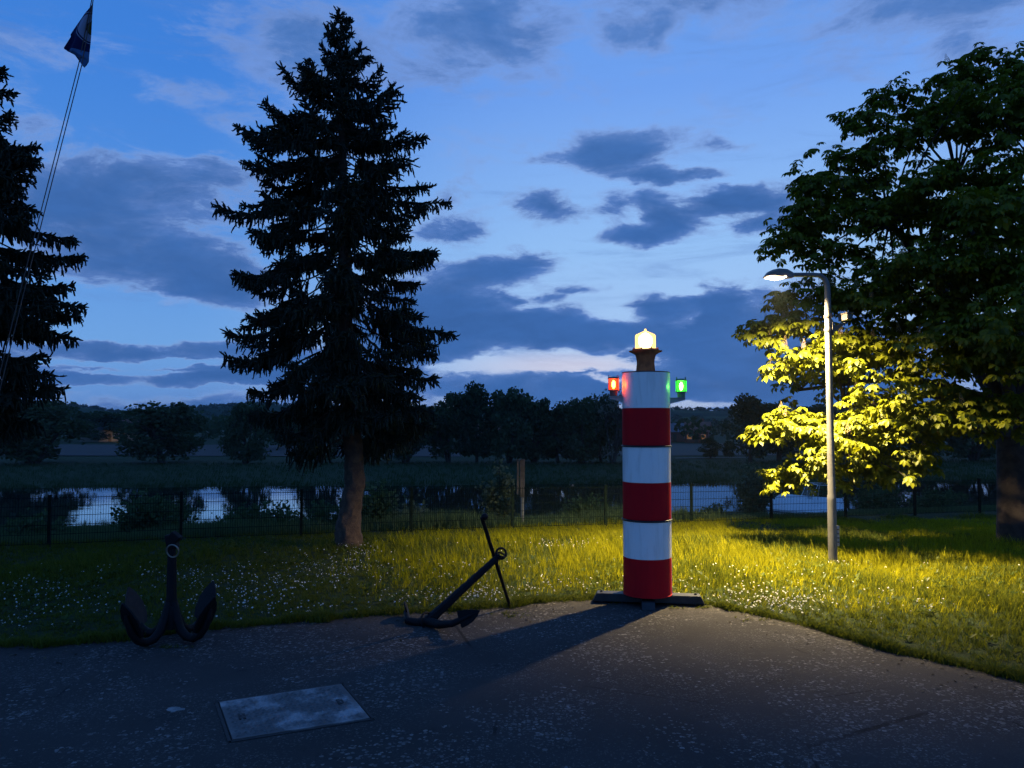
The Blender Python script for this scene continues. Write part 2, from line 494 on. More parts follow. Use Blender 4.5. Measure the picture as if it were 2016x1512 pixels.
TERR = np.array([[-30, 6.8]] + [[a, b] for a, b in zip(ex, ey)] + [[14, 1.0], [14, -12], [-30, -12]])
def inside(poly, x, y):
    x = np.asarray(x); y = np.asarray(y); r = np.zeros(x.shape, bool)
    j = len(poly) - 1
    for i in range(len(poly)):
        xi, yi = poly[i]; xj, yj = poly[j]
        c = ((yi > y) != (yj > y)) & (x < (xj - xi) * (y - yi) / (yj - yi + 1e-12) + xi)
        r ^= c; j = i
    return r
def asphalt_material():
    m = bpy.data.materials.new('worn_asphalt'); m.use_nodes = True
    t = NT(m.node_tree); b = t.n['Principled BSDF']
    vec = t.new('ShaderNodeTexCoord').outputs['Object']
    wn = t.new('ShaderNodeTexNoise'); t.l.new(vec, wn.inputs['Vector']); wn.inputs['Scale'].default_value = 30; wn.inputs['Detail'].default_value = 3
    vv = t.v('ADD', vec, t.v('MULTIPLY', t.v('SUBTRACT', wn.outputs['Color'], (.5, .5, .5)), (.03, .03, 0)))
    def chips(scale, keep, rad):
        vo = t.new('ShaderNodeTexVoronoi', feature='F1'); t.l.new(vv, vo.inputs['Vector']); vo.inputs['Scale'].default_value = scale
        sp = t.new('ShaderNodeSeparateColor'); t.l.new(vo.outputs['Color'], sp.inputs[0])
        on = t.m('GREATER_THAN', sp.outputs[0], keep)
        size = t.m('MULTIPLY', t.m('ADD', .45, sp.outputs[1]), rad)
        inn = t.m('LESS_THAN', vo.outputs['Distance'], size)
        return t.m('MULTIPLY', on, inn), sp.outputs[2]
    pat = t.m('GREATER_THAN', t.m('ADD', t.noise(vec, .75, 6, .65, .6), t.m('MULTIPLY', t.noise(vec, 14, 2, .5), .35)), .69)
    c1, s1 = chips(30, .48, .44); c2, s2 = chips(58, .55, .44)
    chip = t.m('MAXIMUM', t.m('MULTIPLY', c1, pat), t.m('MULTIPLY', c2, t.m('MULTIPLY', t.smooth(t.noise(vec, 1.3, 5, .6, .3), .36, .60), .55)))
    fine = t.smooth(t.noise(vec, 120, 3, .7), .3, .75)
    base = t.mix(t.smooth(t.noise(vec, .55, 6, .6), .3, .7), (.030, .0275, .026, 1), (.047, .043, .041, 1))
    base = t.mix(t.m('MULTIPLY', fine, .6), base, (.045, .043, .042, 1))
    stain = t.smooth(t.noise(vec, 2.1, 6, .7, .4), .60, .74)
    base = t.mix(t.m('MULTIPLY', stain, .75), base, (.014, .013, .013, 1))
    shade = t.mix(s1, (.085, .080, .076, 1), (.18, .17, .16, 1))
    c = t.mix(chip, base, shade)
    crack = t.new('ShaderNodeTexVoronoi', feature='DISTANCE_TO_EDGE'); t.l.new(vv, crack.inputs['Vector']); crack.inputs['Scale'].default_value = .42
    cr = t.m('MULTIPLY', t.m('LESS_THAN', crack.outputs['Distance'], .0045), t.smooth(t.noise(vec, .8, 3, .5), .5, .6))
    c = t.mix(t.m('MULTIPLY', cr, .8), c, (.012, .012, .012, 1))
    t.l.new(c, b.inputs['Base Color'])
    b.inputs['Roughness'].default_value = .92; b.inputs['Specular IOR Level'].default_value = .12
    h = t.m('ADD', t.m('MULTIPLY', t.noise(vec, 90, 4, .7), .5), t.m('MULTIPLY', chip, .35))
    h = t.m('SUBTRACT', h, t.m('MULTIPLY', cr, 1.0))
    bp = t.new('ShaderNodeBump'); bp.inputs['Strength'].default_value = .75; bp.inputs['Distance'].default_value = .012
    t.l.new(h, bp.inputs['Height']); t.l.new(bp.outputs[0], b.inputs['Normal'])
    return m
def terrace():
    # grid clipped to the outline: rows of quads whose far side follows the worn edge
    xs = np.unique(np.concatenate([np.linspace(-30, 14, 60), np.array(ex)])); xs = xs[(xs >= -30) & (xs <= 14)]
    bx = np.array([-30] + ex + [14]); by = np.array([6.8] + ey + [1.0])
    top = np.interp(xs, bx, by)
    rows = [-12, 0, 2, 4, 6]
    V, Fc = [], []
    for x, tp in zip(xs, top):
        for r_ in np.linspace(0, 1, 7): V.append((x, -12 + (tp + 12) * (1 - (1 - r_) ** 2), 0.0 + 0.006))
        V.append((x, tp + .02, -.09))
    k = 8
    for i in range(len(xs) - 1):
        for j in range(k - 1):
            a = i * k + j; Fc.append((a, a + k, a + k + 1, a + 1))
    return mesh_np('terrace', np.array(V), np.array(Fc))
te = link('terrace', terrace(), asphalt_material())
tag(te, 'worn dark asphalt terrace with pale stone chips', None, kind='structure')

# far fields and hills
def strip(name, pts, z, material, label):
    o = MB().add([(x, y, z) for x, y in pts], [tuple(range(len(pts)))]).build(name, material)
    return tag(o, label, None, kind='structure')
strip('ploughed_field', [(-120, 128), (-8, 122), (-10, 180), (-170, 190)], -3.17, mat('ploughed_earth', (.024, .020, .018), .95, scale=.6, var=.4, coords='Generated'), 'brown ploughed field beyond the left willows')
strip('hay_field', [(6, 124), (70, 128), (95, 200), (4, 190)], -3.17, mat('pale_stubble', (.026, .030, .018), .95, scale=.6, var=.4, coords='Generated'), 'pale stubble field behind the row of trees')
strip('path', [(24.5, 116), (37, 119), (37, 120.3), (24.5, 117.4)], -3.165, mat('path_gravel', (.14, .14, .12), .95), 'pale gravel path across the far meadow')

RIDGE = [(-700, 806), (-200, 797), (60, 795), (140, 799), (185, 805), (250, 816), (300, 813), (400, 804), (450, 799), (520, 797), (620, 800), (820, 806), (1000, 813), (1200, 816),
         (1320, 808), (1440, 811), (1600, 806), (1800, 801), (2100, 796), (2700, 800)]
RX = np.array([(x - CX) / F_PX for x, _ in RIDGE]); RY = np.array([(HORIZON - y) / F_PX for _, y in RIDGE])
def hill_z(X, Y):
    u = X / np.maximum(Y, 1)
    top = np.interp(u, RX, RY) * 1000 + 2.0
    s = np.clip((Y - 480) / 520, 0, 1); s = s * s * (3 - 2 * s)
    z = -3.6 + (top + 3.6) * s + 1.6 * wobble(X * .012, Y * .012, 1.0) * s
    return z - np.clip((Y - 1000) / 900, 0, 1) * 6
def hill_material():
    m = bpy.data.materials.new('wooded_hillside'); m.use_nodes = True
    t = NT(m.node_tree); b = t.n['Principled BSDF']
    vec = t.new('ShaderNodeTexCoord').outputs['Object']
    f = t.smooth(t.noise(vec, .006, 5, .6), .44, .56)
    n = t.noise(vec, .09, 5, .7)
    c = t.mix(f, (.020, .036, .022, 1), (.058, .078, .036, 1))
    c = t.mix(t.smooth(n, .4, .7), c, (.018, .030, .018, 1))
    t.l.new(c, b.inputs['Base Color']); b.inputs['Roughness'].default_value = 1; b.inputs['Specular IOR Level'].default_value = 0
    return m
hx = np.linspace(-1100, 1100, 160); hy = np.linspace(470, 1900, 60)
hl = link('hills', grid_mesh('hills', hx, hy, hill_z), hill_material(), smooth=True)
tag(hl, 'low wooded hills on the far horizon', None, kind='structure')

# ------------------------------------------------------------------ leaf card templates
LEAF_Q_V = np.array([[-.5, -.32, 0], [.5, -.28, .06], [.55, .30, 0], [-.45, .34, -.06]]); LEAF_Q_F = np.array([[0, 1, 2, 3]])
def rand_dirs(rs, n):
    v = rs.normal(size=(n, 3)); return v / np.linalg.norm(v, axis=1, keepdims=True)
def leaf_cloud(rs, pts, size, up_bias=0.5):
    n = len(pts)
    nrm = rand_dirs(rs, n) + np.array([0, 0, up_bias]); d = np.cross(nrm, rand_dirs(rs, n))
    M = rot_frames(d, up=nrm) * (size * rs.uniform(.6, 1.4, n))[:, None, None]
    return scatter(LEAF_Q_V, LEAF_Q_F, M, pts)

# wood on the hills
rs = np.random.RandomState(21)
n = 2600
hyy = rs.uniform(560, 1010, n); hyy[:900] = rs.uniform(960, 1010, 900)
hxx = rs.uniform(-.85, .85, n) * hyy
keep = (wobble(hxx * .02, hyy * .02, 1.0) > -.12) | (np.arange(n) < 900) & (rs.rand(n) < .75)
hxx, hyy = hxx[keep], hyy[keep]
pts = np.stack([hxx, hyy, hill_z(hxx, hyy)], 1)
sz = rs.uniform(1.6, 4.4, len(pts))
k = 26
off = rand_dirs(rs, len(pts) * k).reshape(len(pts), k, 3); off[:, :, 2] = np.abs(off[:, :, 2]) * 1.2
pp = (pts[:, None, :] + off * sz[:, None, None] * rs.uniform(.6, 1, (len(pts), k, 1))).reshape(-1, 3)
V, Fc = leaf_cloud(rs, pp, np.repeat(sz, k) * .55)
hw = link('hillside_wood', mesh_np('hillside_wood', V, Fc), leaf_mat('far_wood', (.022, .036, .020), (.040, .056, .028), .15, .9, 0.0))
tag(hw, 'dark woodland covering the distant hills', 'woodland', kind='stuff')

# ------------------------------------------------------------------ far houses and street lamps
def house(label, px, py, Y, w, dp, h, rh, wall, roof, rz=0.0, lit=False):
    c = P(px, py, Y); base = Vector((c.x, Y, -3.3))
    t = thing('house', label, 'house', base)
    t.rotation_euler = (0, 0, rz)
    MB().box((0, 0, h / 2 + .1), (w, dp, h)).build('wall', wall, t)
    for sx in (-1, 1):
        MB().plate([(sx * (w / 2 - .1), -dp / 2, h + .1), (sx * (w / 2 - .1), dp / 2, h + .1), (sx * (w / 2 - .1), 0, h + rh)], (1, 0, 0), .2).build('gable', wall, t)
    ov = .4
    rf = MB()
    for s in (-1, 1):
        a = [(-w / 2 - ov, s * (dp / 2 + ov), h - .1), (w / 2 + ov, s * (dp / 2 + ov), h - .1), (w / 2 + ov, 0, h + rh + .12), (-w / 2 - ov, 0, h + rh + .12)]
        rf.plate(a, Vector((0, s * rh, dp / 2)), .12)
    ro = rf.build('roof', roof, t)
    MB().box((w * .22, dp * .12, h + rh + .3), (.6, .6, 1.4)).build('chimney', wall, ro)
    wm = emit_mat('lit_window', (1.0, .45, .15), .16) if lit else mat('dark_window', (.02, .025, .03), .15)
    fm = mat('window_frame_white', (.3, .3, .29), .6)
    for k_, xx in enumerate((-w * .3, 0.0, w * .3)):
        if k_ == 1:
            d_ = MB().box((xx, -dp / 2 - .03, 1.15), (1.0, .08, 2.1)).build('door', mat('door_brown', (.08, .05, .03), .6), t)
            MB().box((xx + .35, -dp / 2 - .09, 1.1), (.12, .05, .05)).build('handle', fm, d_)
            continue
        wn = MB().box((xx, -dp / 2 - .02, 1.65), (1.2, .06, 1.2)).build('window', wm, t)
        f = MB()
        for sx in (-1, 1): f.box((xx + sx * .63, -dp / 2 - .05, 1.65), (.08, .1, 1.36))
        for sz_ in (-1, 1): f.box((xx, -dp / 2 - .05, 1.65 + sz_ * .64), (1.18, .1, .08))
        f.box((xx, -dp / 2 - .056, 1.65), (.06, .06, 1.2)); f.build('frame', fm, wn)
    return t
W_CREAM = mat('house_cream', (.22, .20, .17), .9, var=.1); W_OCHRE = mat('house_ochre', (.26, .16, .09), .9, var=.12); W_BRICK = mat('house_brick', (.20, .075, .045), .9, var=.2, scale=3)
ROOF_R = mat('roof_tile', (.20, .09, .06), .9, var=.3, scale=2); ROOF_G = mat('roof_grey', (.12, .12, .13), .9, var=.2, scale=2)
house('small pale gabled house half hidden behind the far left trees', 197, 872, 215, 7, 7, 3.4, 2.6, W_CREAM, ROOF_G, R(70))
house('ochre lamp-lit house right of the pale gabled house on the left', 246, 872, 225, 6, 6, 4.0, 2.2, W_OCHRE, ROOF_R, R(-12), True)
house('low cream house behind the tree row at centre', 962, 872, 235, 9, 7, 3.2, 2.4, W_CREAM, ROOF_R, R(10), True)
house('brick-red house beyond the meadow right of the striped tower', 1374, 886, 205, 6, 6, 3.0, 2.4, W_BRICK, ROOF_R, R(-20), True)
house('long low reddish house just right of the striped tower', 1322, 884, 215, 11, 6, 2.8, 2.2, W_BRICK, ROOF_G, R(6))

LAMP_STEEL = mat('lamp_grey_steel', (.30, .31, .31), .5, .3, var=.2)
def far_lamp(label, px, py, Y, power, s=1.0):
    c = P(px, py, Y); base_z = -3.4
    t = thing('street_lamp', label, 'street lamp', (c.x, Y, base_z), 'lit street lamps of the village across the river')
    h = c.z - base_z
    MB().tube([(0, 0, 0), (0, 0, h - .25)], [.09, .05], 6).build('pole', LAMP_STEEL, t)
    MB().lathe([(.06, -.3), (.24 * s, -.12), (.30 * s, .05), (.20 * s, .22), (.05, .3)], 10, (0, 0, h)).build('globe', emit_mat('far_lamp_glow', (1.0, .66, .30), 26.0), t)
    MB().lathe([(.28 * s, .24), (.12, .40), (.03, .46)], 10, (0, 0, h)).build('cap', LAMP_STEEL, t)
    if power:
        ld = bpy.data.lights.new('street_lamp_light', 'POINT'); ld.energy = power; ld.color = (1.0, .62, .28); ld.shadow_soft_size = .6
        lo = bpy.data.objects.new('street_lamp_light', ld); COL.objects.link(lo); lo.parent = t; lo.location = (0, -.9, h)
far_lamp('single round village lamp between the two left willows', 416, 871, 230, 120, 1.1)
far_lamp('leftmost of the lamps beside the big spruce lower left edge', 478, 870, 240, 0, .8)
far_lamp('middle of the lamps beside the big spruce lower left edge', 486, 870, 236, 0, .8)
far_lamp('largest of the lamps beside the big spruce lower left edge', 496, 873, 230, 100, 1.1)
far_lamp('warm lamp over the low cream house right of the spruce', 960, 872, 222, 120, 1.0)
far_lamp('higher small lamp among trunks left of the gauge board', 998, 866, 235, 0, .8)
far_lamp('bright small lamp among trunks above the gauge board', 1017, 873, 230, 60, 1.0)
far_lamp('small lamp among trunks midway to the striped tower', 1155, 875, 230, 0, .9)
far_lamp('small lamp touching the left side of the striped tower', 1217, 875, 230, 40, .9)
far_lamp('faint lamp lighting the ochre house on the far left', 236, 866, 214, 70, .3)
far_lamp('faint lamp lighting the brick house right of the tower', 1366, 880, 192, 90, .3)
far_lamp('lamp glinting under the chestnut crown left of its trunk', 1786, 924, 118, 60, .55)
far_lamp('second faint lamp under the chestnut crown near the fence', 1806, 928, 120, 30, .4)

# ------------------------------------------------------------------ far trees
BARK = mat('dark_bark', (.045, .036, .028), .95, var=.45, scale=6, bump=.6, bscale=14)
def far_tree_mesh(seed, kind):
    """unit tree: height 1, crown width about 1 -> (trunk mesh, crown mesh)"""
    rs = np.random.RandomState(seed); mb = MB()
    ns = {'willow': 5, 'round': 2, 'tall': 1, 'bare': 4}[kind]
    tips = []
    for i in range(ns):
        a = rs.uniform(0, 6.28); ln = rs.uniform(.45, .75); sp = rs.uniform(.12, .34) if ns > 1 else .03
        p0 = Vector((math.cos(a) * .02, math.sin(a) * .02, -.03))
        p1 = Vector((math.cos(a) * sp * .35, math.sin(a) * sp * .35, ln * .35)); p2 = Vector((math.cos(a) * sp, math.sin(a) * sp, ln))
        mb.tube([p0, p1, p2], [.034, .022, .008], 6); tips.append(p2)
        for q in range(5 if kind != 'bare' else 12):
            f = rs.uniform(.3, 1.0); b0 = p1.lerp(p2, f) if f > .5 else p0.lerp(p1, f * 2)
            d = Vector(rand_dirs(rs, 1)[0]); d.z = abs(d.z) * .8 + .25
            b1 = b0 + d.normalized() * rs.uniform(.15, .34)
            mb.tube([b0, b0.lerp(b1, .5) + Vector((0, 0, .02)), b1], [.009, .006, .002], 4); tips.append(b1)
            if kind == 'bare':
                for _ in range(4):
                    d2 = (d + Vector(rand_dirs(rs, 1)[0]) * .8).normalized(); s0 = b0.lerp(b1, rs.uniform(.4, 1))
                    mb.tube([s0, s0 + d2 * rs.uniform(.06, .16)], [.004, .0015], 3)
    lobes = []
    nl = {'willow': 44, 'round': 40, 'tall': 34, 'bare': 14}[kind]
    for i in range(nl):
        z = rs.uniform(.14, .92)
        prof = math.sin(math.pi * min(1, max(0, (z + .06) / 1.10))) ** .55
        if kind == 'tall': prof *= .75
        a = rs.uniform(0, 6.28); r = .40 * prof * math.sqrt(rs.rand())
        lobes.append((r * math.cos(a), r * math.sin(a), z, rs.uniform(.09, .17)))
    P_, S_ = [], []
    per = {'willow': 130, 'round': 130, 'tall': 130, 'bare': 36}[kind]
    for (x, y, z, r) in lobes:
        d = rand_dirs(rs, per); rr = r * rs.uniform(.55, 1.12, per)[:, None]
        q = np.array([x, y, z]) + d * rr * np.array([1, 1, .8])
        if kind == 'willow':     # weeping strands below each lobe
            m_ = rs.rand(per) < .35; q[m_, 2] -= rs.uniform(0, .14, m_.sum())
        P_.append(q)
    pts = np.concatenate(P_); pts = pts[pts[:, 2] > .05]
    V, Fc = leaf_cloud(rs, pts, np.full(len(pts), .040 if kind != 'bare' else .03), .3)
    tm = bpy.data.meshes.new('trunk'); tm.from_pydata(mb.v, [], mb.f); tm.materials.append(BARK)
    cm = mesh_np('crown', V, Fc)
    return tm, cm
TREE_M = {'willow': leaf_mat('willow_leaves', (.034, .052, .028), (.070, .090, .045), .25, .8, .01), 'round': leaf_mat('bank_tree_leaves', (.026, .044, .022), (.055, .075, .034), .25, .8, .01),
          'tall': leaf_mat('dark_tree_leaves', (.020, .036, .020), (.040, .060, .028), .2, .8, .01), 'bare': leaf_mat('pale_catkin_leaves', (.10, .10, .08), (.17, .165, .13), .25, .8, .01)}
TEMPL = {k: [far_tree_mesh(s, k) for s in ss] for k, ss in {'willow': (1, 2, 3), 'round': (4, 5, 6), 'tall': (7, 8), 'bare': (9,)}.items()}
for k_, lst in TEMPL.items():
    for tm, cm in lst: cm.materials.append(TREE_M[k_])
def far_tree(label, px, top, width, base, Y, kind, var, rot, group='trees along the far river bank'):
    b = P(px, base, Y); zt = P(px, top, Y).z; h = zt - b.z; w = width / F_PX * Y
    z0 = grounded(b.x, Y) if Y < 400 else b.z
    h = zt - z0
    t = thing({'willow': 'willow_tree', 'round': 'bushy_tree', 'tall': 'poplar_tree', 'bare': 'sparse_tree'}[kind], label, 'tree', (b.x, Y, z0), group)
    t.rotation_euler = (0, 0, rot); t.scale = (w * 1.12, w * 1.12, h * 1.02)
    tm, cm = TEMPL[kind][var % len(TEMPL[kind])]
    link('trunk', tm, None, t); link('crown', cm, None, t)
    return t
FT = [
    ('broad dark willow at the far left edge behind the left spruce', 66, 787, 185, 912, 104, 'willow', 0, .3),
    ('tree set back behind the far left willow', 196, 812, 130, 890, 215, 'round', 0, 1.0),
    ('big round many-stemmed willow between the two spruces', 322, 793, 160, 911, 106, 'willow', 1, 2.0),
    ('small tree peeping between the left willows on the hillside', 262, 806, 40, 880, 300, 'round', 2, 0.4),
    ('pale willow touching the left side of the big spruce', 484, 788, 96, 911, 104, 'willow', 2, 4.1),
    ('tree behind the lower left boughs of the big spruce', 572, 806, 100, 900, 160, 'round', 1, 1.3),
    ('forked tree just left of the big spruce trunk', 628, 806, 84, 911, 106, 'willow', 0, 5.2),
    ('tree directly behind the big spruce trunk', 720, 800, 120, 911, 108, 'round', 2, 2.2),
    ('tree behind the lower right boughs of the big spruce', 800, 796, 110, 911, 105, 'round', 0, 3.9),
    ('first tree clear of the big spruce right side', 884, 774, 105, 911, 107, 'round', 1, 0.2),
    ('tallest dark tree in the row right of the spruce', 938, 756, 95, 911, 106, 'tall', 0, 0.8),
    ('rounded pale-topped tree right of the tallest one', 1000, 764, 110, 911, 105, 'willow', 1, 3.3),
    ('sloping tree above the gauge board', 1052, 780, 100, 911, 107, 'willow', 2, 1.1),
    ('lowest tree in the dip left of the striped tower', 1100, 796, 90, 911, 106, 'round', 2, 5.0),
    ('leaning willow second left of the striped tower', 1145, 786, 95, 911, 104, 'willow', 0, 2.7),
    ('dark willow beside the striped tower left edge', 1186, 778, 90, 911, 107, 'willow', 1, .9),
    ('sparse pale bare-topped tree under the red lamp', 1206, 764, 85, 911, 103, 'bare', 0, 0.0),
    ('tree hidden behind the striped tower', 1262, 800, 90, 911, 106, 'round', 0, 4.4),
    ('dark full tree between striped tower and lamp post', 1478, 783, 112, 912, 106, 'tall', 1, 2.4),
    ('tree right of the dark one behind the chestnut leaves', 1532, 794, 100, 912, 110, 'round', 1, 3.1),
    ('low young tree in the meadow right of the tower', 1398, 862, 44, 905, 118, 'round', 2, 1.9),
    ('thin young tree left of the dark full tree', 1436, 868, 34, 905, 120, 'tall', 0, .3),
    ('tree behind the lamp post across the river', 1622, 800, 120, 912, 112, 'round', 0, 5.9),
    ('tree across the river behind the chestnut left boughs', 1718, 790, 120, 912, 110, 'willow', 2, 3.0),
    ('far bank tree behind the chestnut middle', 1820, 792, 130, 912, 112, 'round', 1, 1.5),
    ('far bank tree left of the chestnut trunk', 1918, 800, 120, 912, 110, 'willow', 0, 4.9),
    ('far bank tree at the right edge behind the chestnut trunk', 2010, 790, 130, 912, 112, 'round', 2, 2.9),
]
for a in FT: far_tree(*a)
# a second, hazier line of trees around the village
rs = np.random.RandomState(77)
V_, F_ = [], []
pp, ss = [], []
for i in range(150):
    Y = rs.uniform(180, 330); u = rs.uniform(-.72, .72); h = rs.uniform(3.5, 7.5) + (2.0 if u < -.3 else 0)
    if -.535 < u < -.485 and Y < 232: continue
    base = np.array([u * Y, Y, -3.3]); q = rand_dirs(rs, 90) * np.array([1, 1, .75]) * rs.uniform(.4, 1.0, (90, 1)) * h * .6 + np.array([0, 0, h * .52])
    pp.append(base + q); ss.append(np.full(90, h * .16))
V, Fc = leaf_cloud(rs, np.concatenate(pp), np.concatenate(ss))
tag(link('village_thicket', mesh_np('village_thicket', V, Fc), TREE_M['round']), 'dark thicket of hedges and trees around the far village', 'thicket', kind='stuff')

# ------------------------------------------------------------------ fence along the bank
FENCE_GREEN = mat('fence_dark_green', (.005, .013, .010), .8, .0, var=.3, spec=.08)
fence = thing('mesh_fence', 'dark green welded mesh fence with square posts along the river bank', 'fence')
FH = 1.04
posts = []
for i in range(-3, 14):
    q = FEN0 + FEND * 2.5 * i; posts.append((q[0], q[1], grounded(q[0], q[1])))
for (x, y, z) in posts:
    rz = Matrix.Rotation(math.atan2(FEND[1], FEND[0]), 3, 'Z')
    po = MB().box((x, y, z + FH / 2 - .12), (.06, .06, FH + .24), rz).build('post', FENCE_GREEN, fence)
    MB().box((x, y, z + FH + .012), (.066, .066, .02), rz).build('post_cap', FENCE_GREEN, po)
for a, b in zip(posts[:-1], posts[1:]):
    mb = MB(); A, B = Vector(a), Vector(b); off = Vector((FENN[0], FENN[1], 0)) * -.036
    dv = (B - A)
    for k in range(1, 50):
        q = A + dv * (k / 50) + off
        mb.tube([q + Vector((0, 0, .05)), q + Vector((0, 0, FH - .01))], .0046, 3, cap=False)
    for zz in (.07, .26, .45, .64, .83, 1.0):
        for o2 in (0.0, .007):
            mb.tube([A + off * 1.1 + Vector((0, 0, zz)) - Vector((FENN[0], FENN[1], 0)) * o2, B + off * 1.1 + Vector((0, 0, zz)) - Vector((FENN[0], FENN[1], 0)) * o2], .0055, 4, cap=False)
    mb.build('mesh_panel', FENCE_GREEN, fence)

# gauge board on a post behind the fence
gp = P(1027, 1052, 20.8)
gz = grounded(gp.x, 20.8)
t = thing('water_gauge_post', 'weathered grey post with two narrow upright boards behind the fence', 'post', (gp.x, 20.8, gz))
WOODG = mat('weathered_wood', (.075, .068, .066), .9, var=.45, scale=5, bump=.4)
gtop = P(1027, 906, 20.8).z - gz
MB().tube([(.02, 0, -.3), (.02, 0, gtop - .3)], .045, 8).build('pole', mat('galvanised_pole', (.20, .21, .22), .5, .5), t)
for (x, w_, zlo, zhi) in ((.02, .13, gtop - .98, gtop), (-.10, .055, gtop - .90, gtop - .03)):
    MB().box((x, -.06, (zlo + zhi) / 2), (w_, .05, zhi - zlo)).build('board', WOODG, t, bevel=.004)
MB().box((-.03, -.06, gtop + .012), (.26, .09, .02)).build('cap_board', WOODG, t)

# ------------------------------------------------------------------ boat on the bank
def boat():
    a = P(1508, 1030, 34); b = P(1656, 1030, 34)
    L_ = (b.x - a.x) * 1.02; zg = P(1580, 1027, 34).z
    t = thing('motor_boat', 'small white motor boat with windscreen frame lying on the bank behind the fence', 'boat', (a.x, 34, zg - .02))
    WH = mat('boat_gelcoat', (.74, .76, .78), .35, var=.08, scale=3)
    st = []
    for s in np.linspace(0, 1, 15):
        bw = .78 * (1 - (1 - s) ** 2.4) ** .7 + .01
        zt = .52 - .06 * s + .10 * (1 - s) ** 3; zk = .30 * (1 - s) ** 2.0
        x = s * L_
        st.append([(x - .22 * (1 - s) ** 2 * 0, -bw, zt), (x + .12 * (1 - s), -bw * .96, zt - .32), (x + .25 * (1 - s), -bw * .72, zk + .28), (x + .35 * (1 - s), 0, zk),
                   (x + .25 * (1 - s), bw * .72, zk + .28), (x + .12 * (1 - s), bw * .96, zt - .32), (x, bw, zt)])
    mb = MB(); vs = [q for r_ in st for q in r_]; fs = []
    for i in range(14):
        for j in range(6): k = i * 7 + j; fs.append((k, k + 7, k + 8, k + 1))
    fs.append(tuple(14 * 7 + j for j in range(7)))
    mb.add(vs, fs); mb.build('hull', WH, t, smooth=True)
    dk = MB(); dv = []; df = []
    for r_ in st:
        dv += [r_[0], (r_[0][0], 0, r_[0][2] + .66 * min(1, 4 * (r_[0][0] / L_ + .05)) * (1.1 - r_[0][0] / L_ * .25)), r_[6]]
    for i in range(14):
        for j in range(2): k = i * 3 + j; df.append((k, k + 1, k + 4, k + 3))
    dk.add([(x, y, z + .006) for x, y, z in dv], df).build('cover', mat('boat_cover_white', (.80, .80, .80), .6, var=.08, scale=2), t, smooth=True)
    rub = MB()
    for e in (0, 6): rub.tube([Vector(r_[e]) + Vector((0, 0, -.1)) for r_ in st], .025, 6)
    rub.build('rubbing_strake', mat('strake_grey', (.10, .11, .13), .6), t)
    AL = mat('boat_aluminium', (.62, .64, .66), .3, .8, var=.1)
    fr = MB()
    x0, x1 = L_ * .53, L_ * .98
    for y in (-.62, .62):
        fr.tube([(x0, y, 1.02), (x0 + .28, y, 1.66), (x1 - .12, y, 1.62), (x1 + .02, y, 1.45), (x1 - .18, y, 1.0)], .018, 6)
        fr.tube([(x0 + .25, y, 1.02), (x0 + .35, y, 1.66)], .014, 6)
    for (xx, zz) in ((x0 + .28, 1.66), (x1 - .12, 1.62), (x1 + .02, 1.45)): fr.tube([(xx, -.62, zz), (xx, .62, zz)], .016, 6)
    fr.build('canopy_frame', AL, t)
    gm = lens_mat('boat_glass', (.75, .80, .82), (0, 0, 0), 0.0)
    MB().plate([(x0 + .02, -.6, 1.04), (x0 + .02, .6, 1.04), (x0 + .22, .58, 1.48), (x0 + .22, -.58, 1.48)], (1, 0, -.4), .006).build('windscreen', gm, t)
    rl = MB()
    for y in (-.40, .40): rl.tube([(L_ * .16, y, 1.2), (L_ * .17, y * .98, 1.52)], .013, 6)
    rl.tube([(L_ * .17, -.39, 1.52), (L_ * .10, 0, 1.53), (L_ * .17, .39, 1.52)], .013, 6); rl.build('bow_rail', AL, t)
    cl = MB()
    for s in (.30, .62, .9): cl.box((L_ * s, -.80, .46), (.12, .05, .05))
    cl.build('cleats', AL, t)
    MB().box((L_ + .12, 0, .75), (.26, .34, .62)).build('outboard_motor', mat('outboard_black', (.03, .03, .035), .4), t, bevel=.05)
    for s in (.3, .75): MB().box((L_ * s, 0, .12), (.2, 1.3, .5)).build('support_block', WOODG, t)
boat()

# ------------------------------------------------------------------ shrubs and weeds behind the fence
SHRUB_M = [leaf_mat('shrub_leaves_dark', (.034, .072, .034), (.065, .110, .046), .3, .7, .02), leaf_mat('shrub_leaves_grey', (.060, .090, .056), (.105, .135, .080), .3, .7, .02)]
def shrub(name, label, px, base, Y, w, h, seed, kind=0, upright=.5, n=1500, cat='shrub'):
    c = P(px, base, Y); z0 = grounded(c.x, Y); rs = np.random.RandomState(seed)
    t = thing(name, label, cat, (c.x, Y, z0 - .03), 'shrubs on the near river bank')
    mb = MB(); P_ = []
    ns = int(16 + w * 8)
    for i in range(ns):
        a = rs.uniform(0, 6.28); sp = math.sqrt(rs.rand()) * w * .5; hh = h * rs.uniform(.5, 1.0) * (1 - .45 * (sp / (w * .5)) ** 2)
        p0 = Vector((math.cos(a) * sp * .25, math.sin(a) * sp * .25, 0)); p2 = Vector((math.cos(a) * sp, math.sin(a) * sp, hh)); p1 = p0.lerp(p2, .5) + Vector((0, 0, hh * .12 * upright))
        mb.tube([p0, p1, p2], [.014, .009, .003], 4)
        m_ = n // ns; f = rs.uniform(.12, 1.0, m_) ** .8
        base_ = np.array([(p0.lerp(p1, ff * 2) if ff < .5 else p1.lerp(p2, ff * 2 - 1)) for ff in f])
        P_.append(base_ + rs.normal(0, 1, (m_, 3)) * np.array([.10, .10, .09]) * (0.7 + w * .25))
    pts = np.concatenate(P_); pts[:, 2] = np.abs(pts[:, 2]); 
    V, Fc = leaf_cloud(rs, pts, rs.uniform(.05, .11, len(pts)), .2)
    mb.build('stems', BARK, t)
    link('foliage', mesh_np('foliage', V, Fc), SHRUB_M[kind], t)
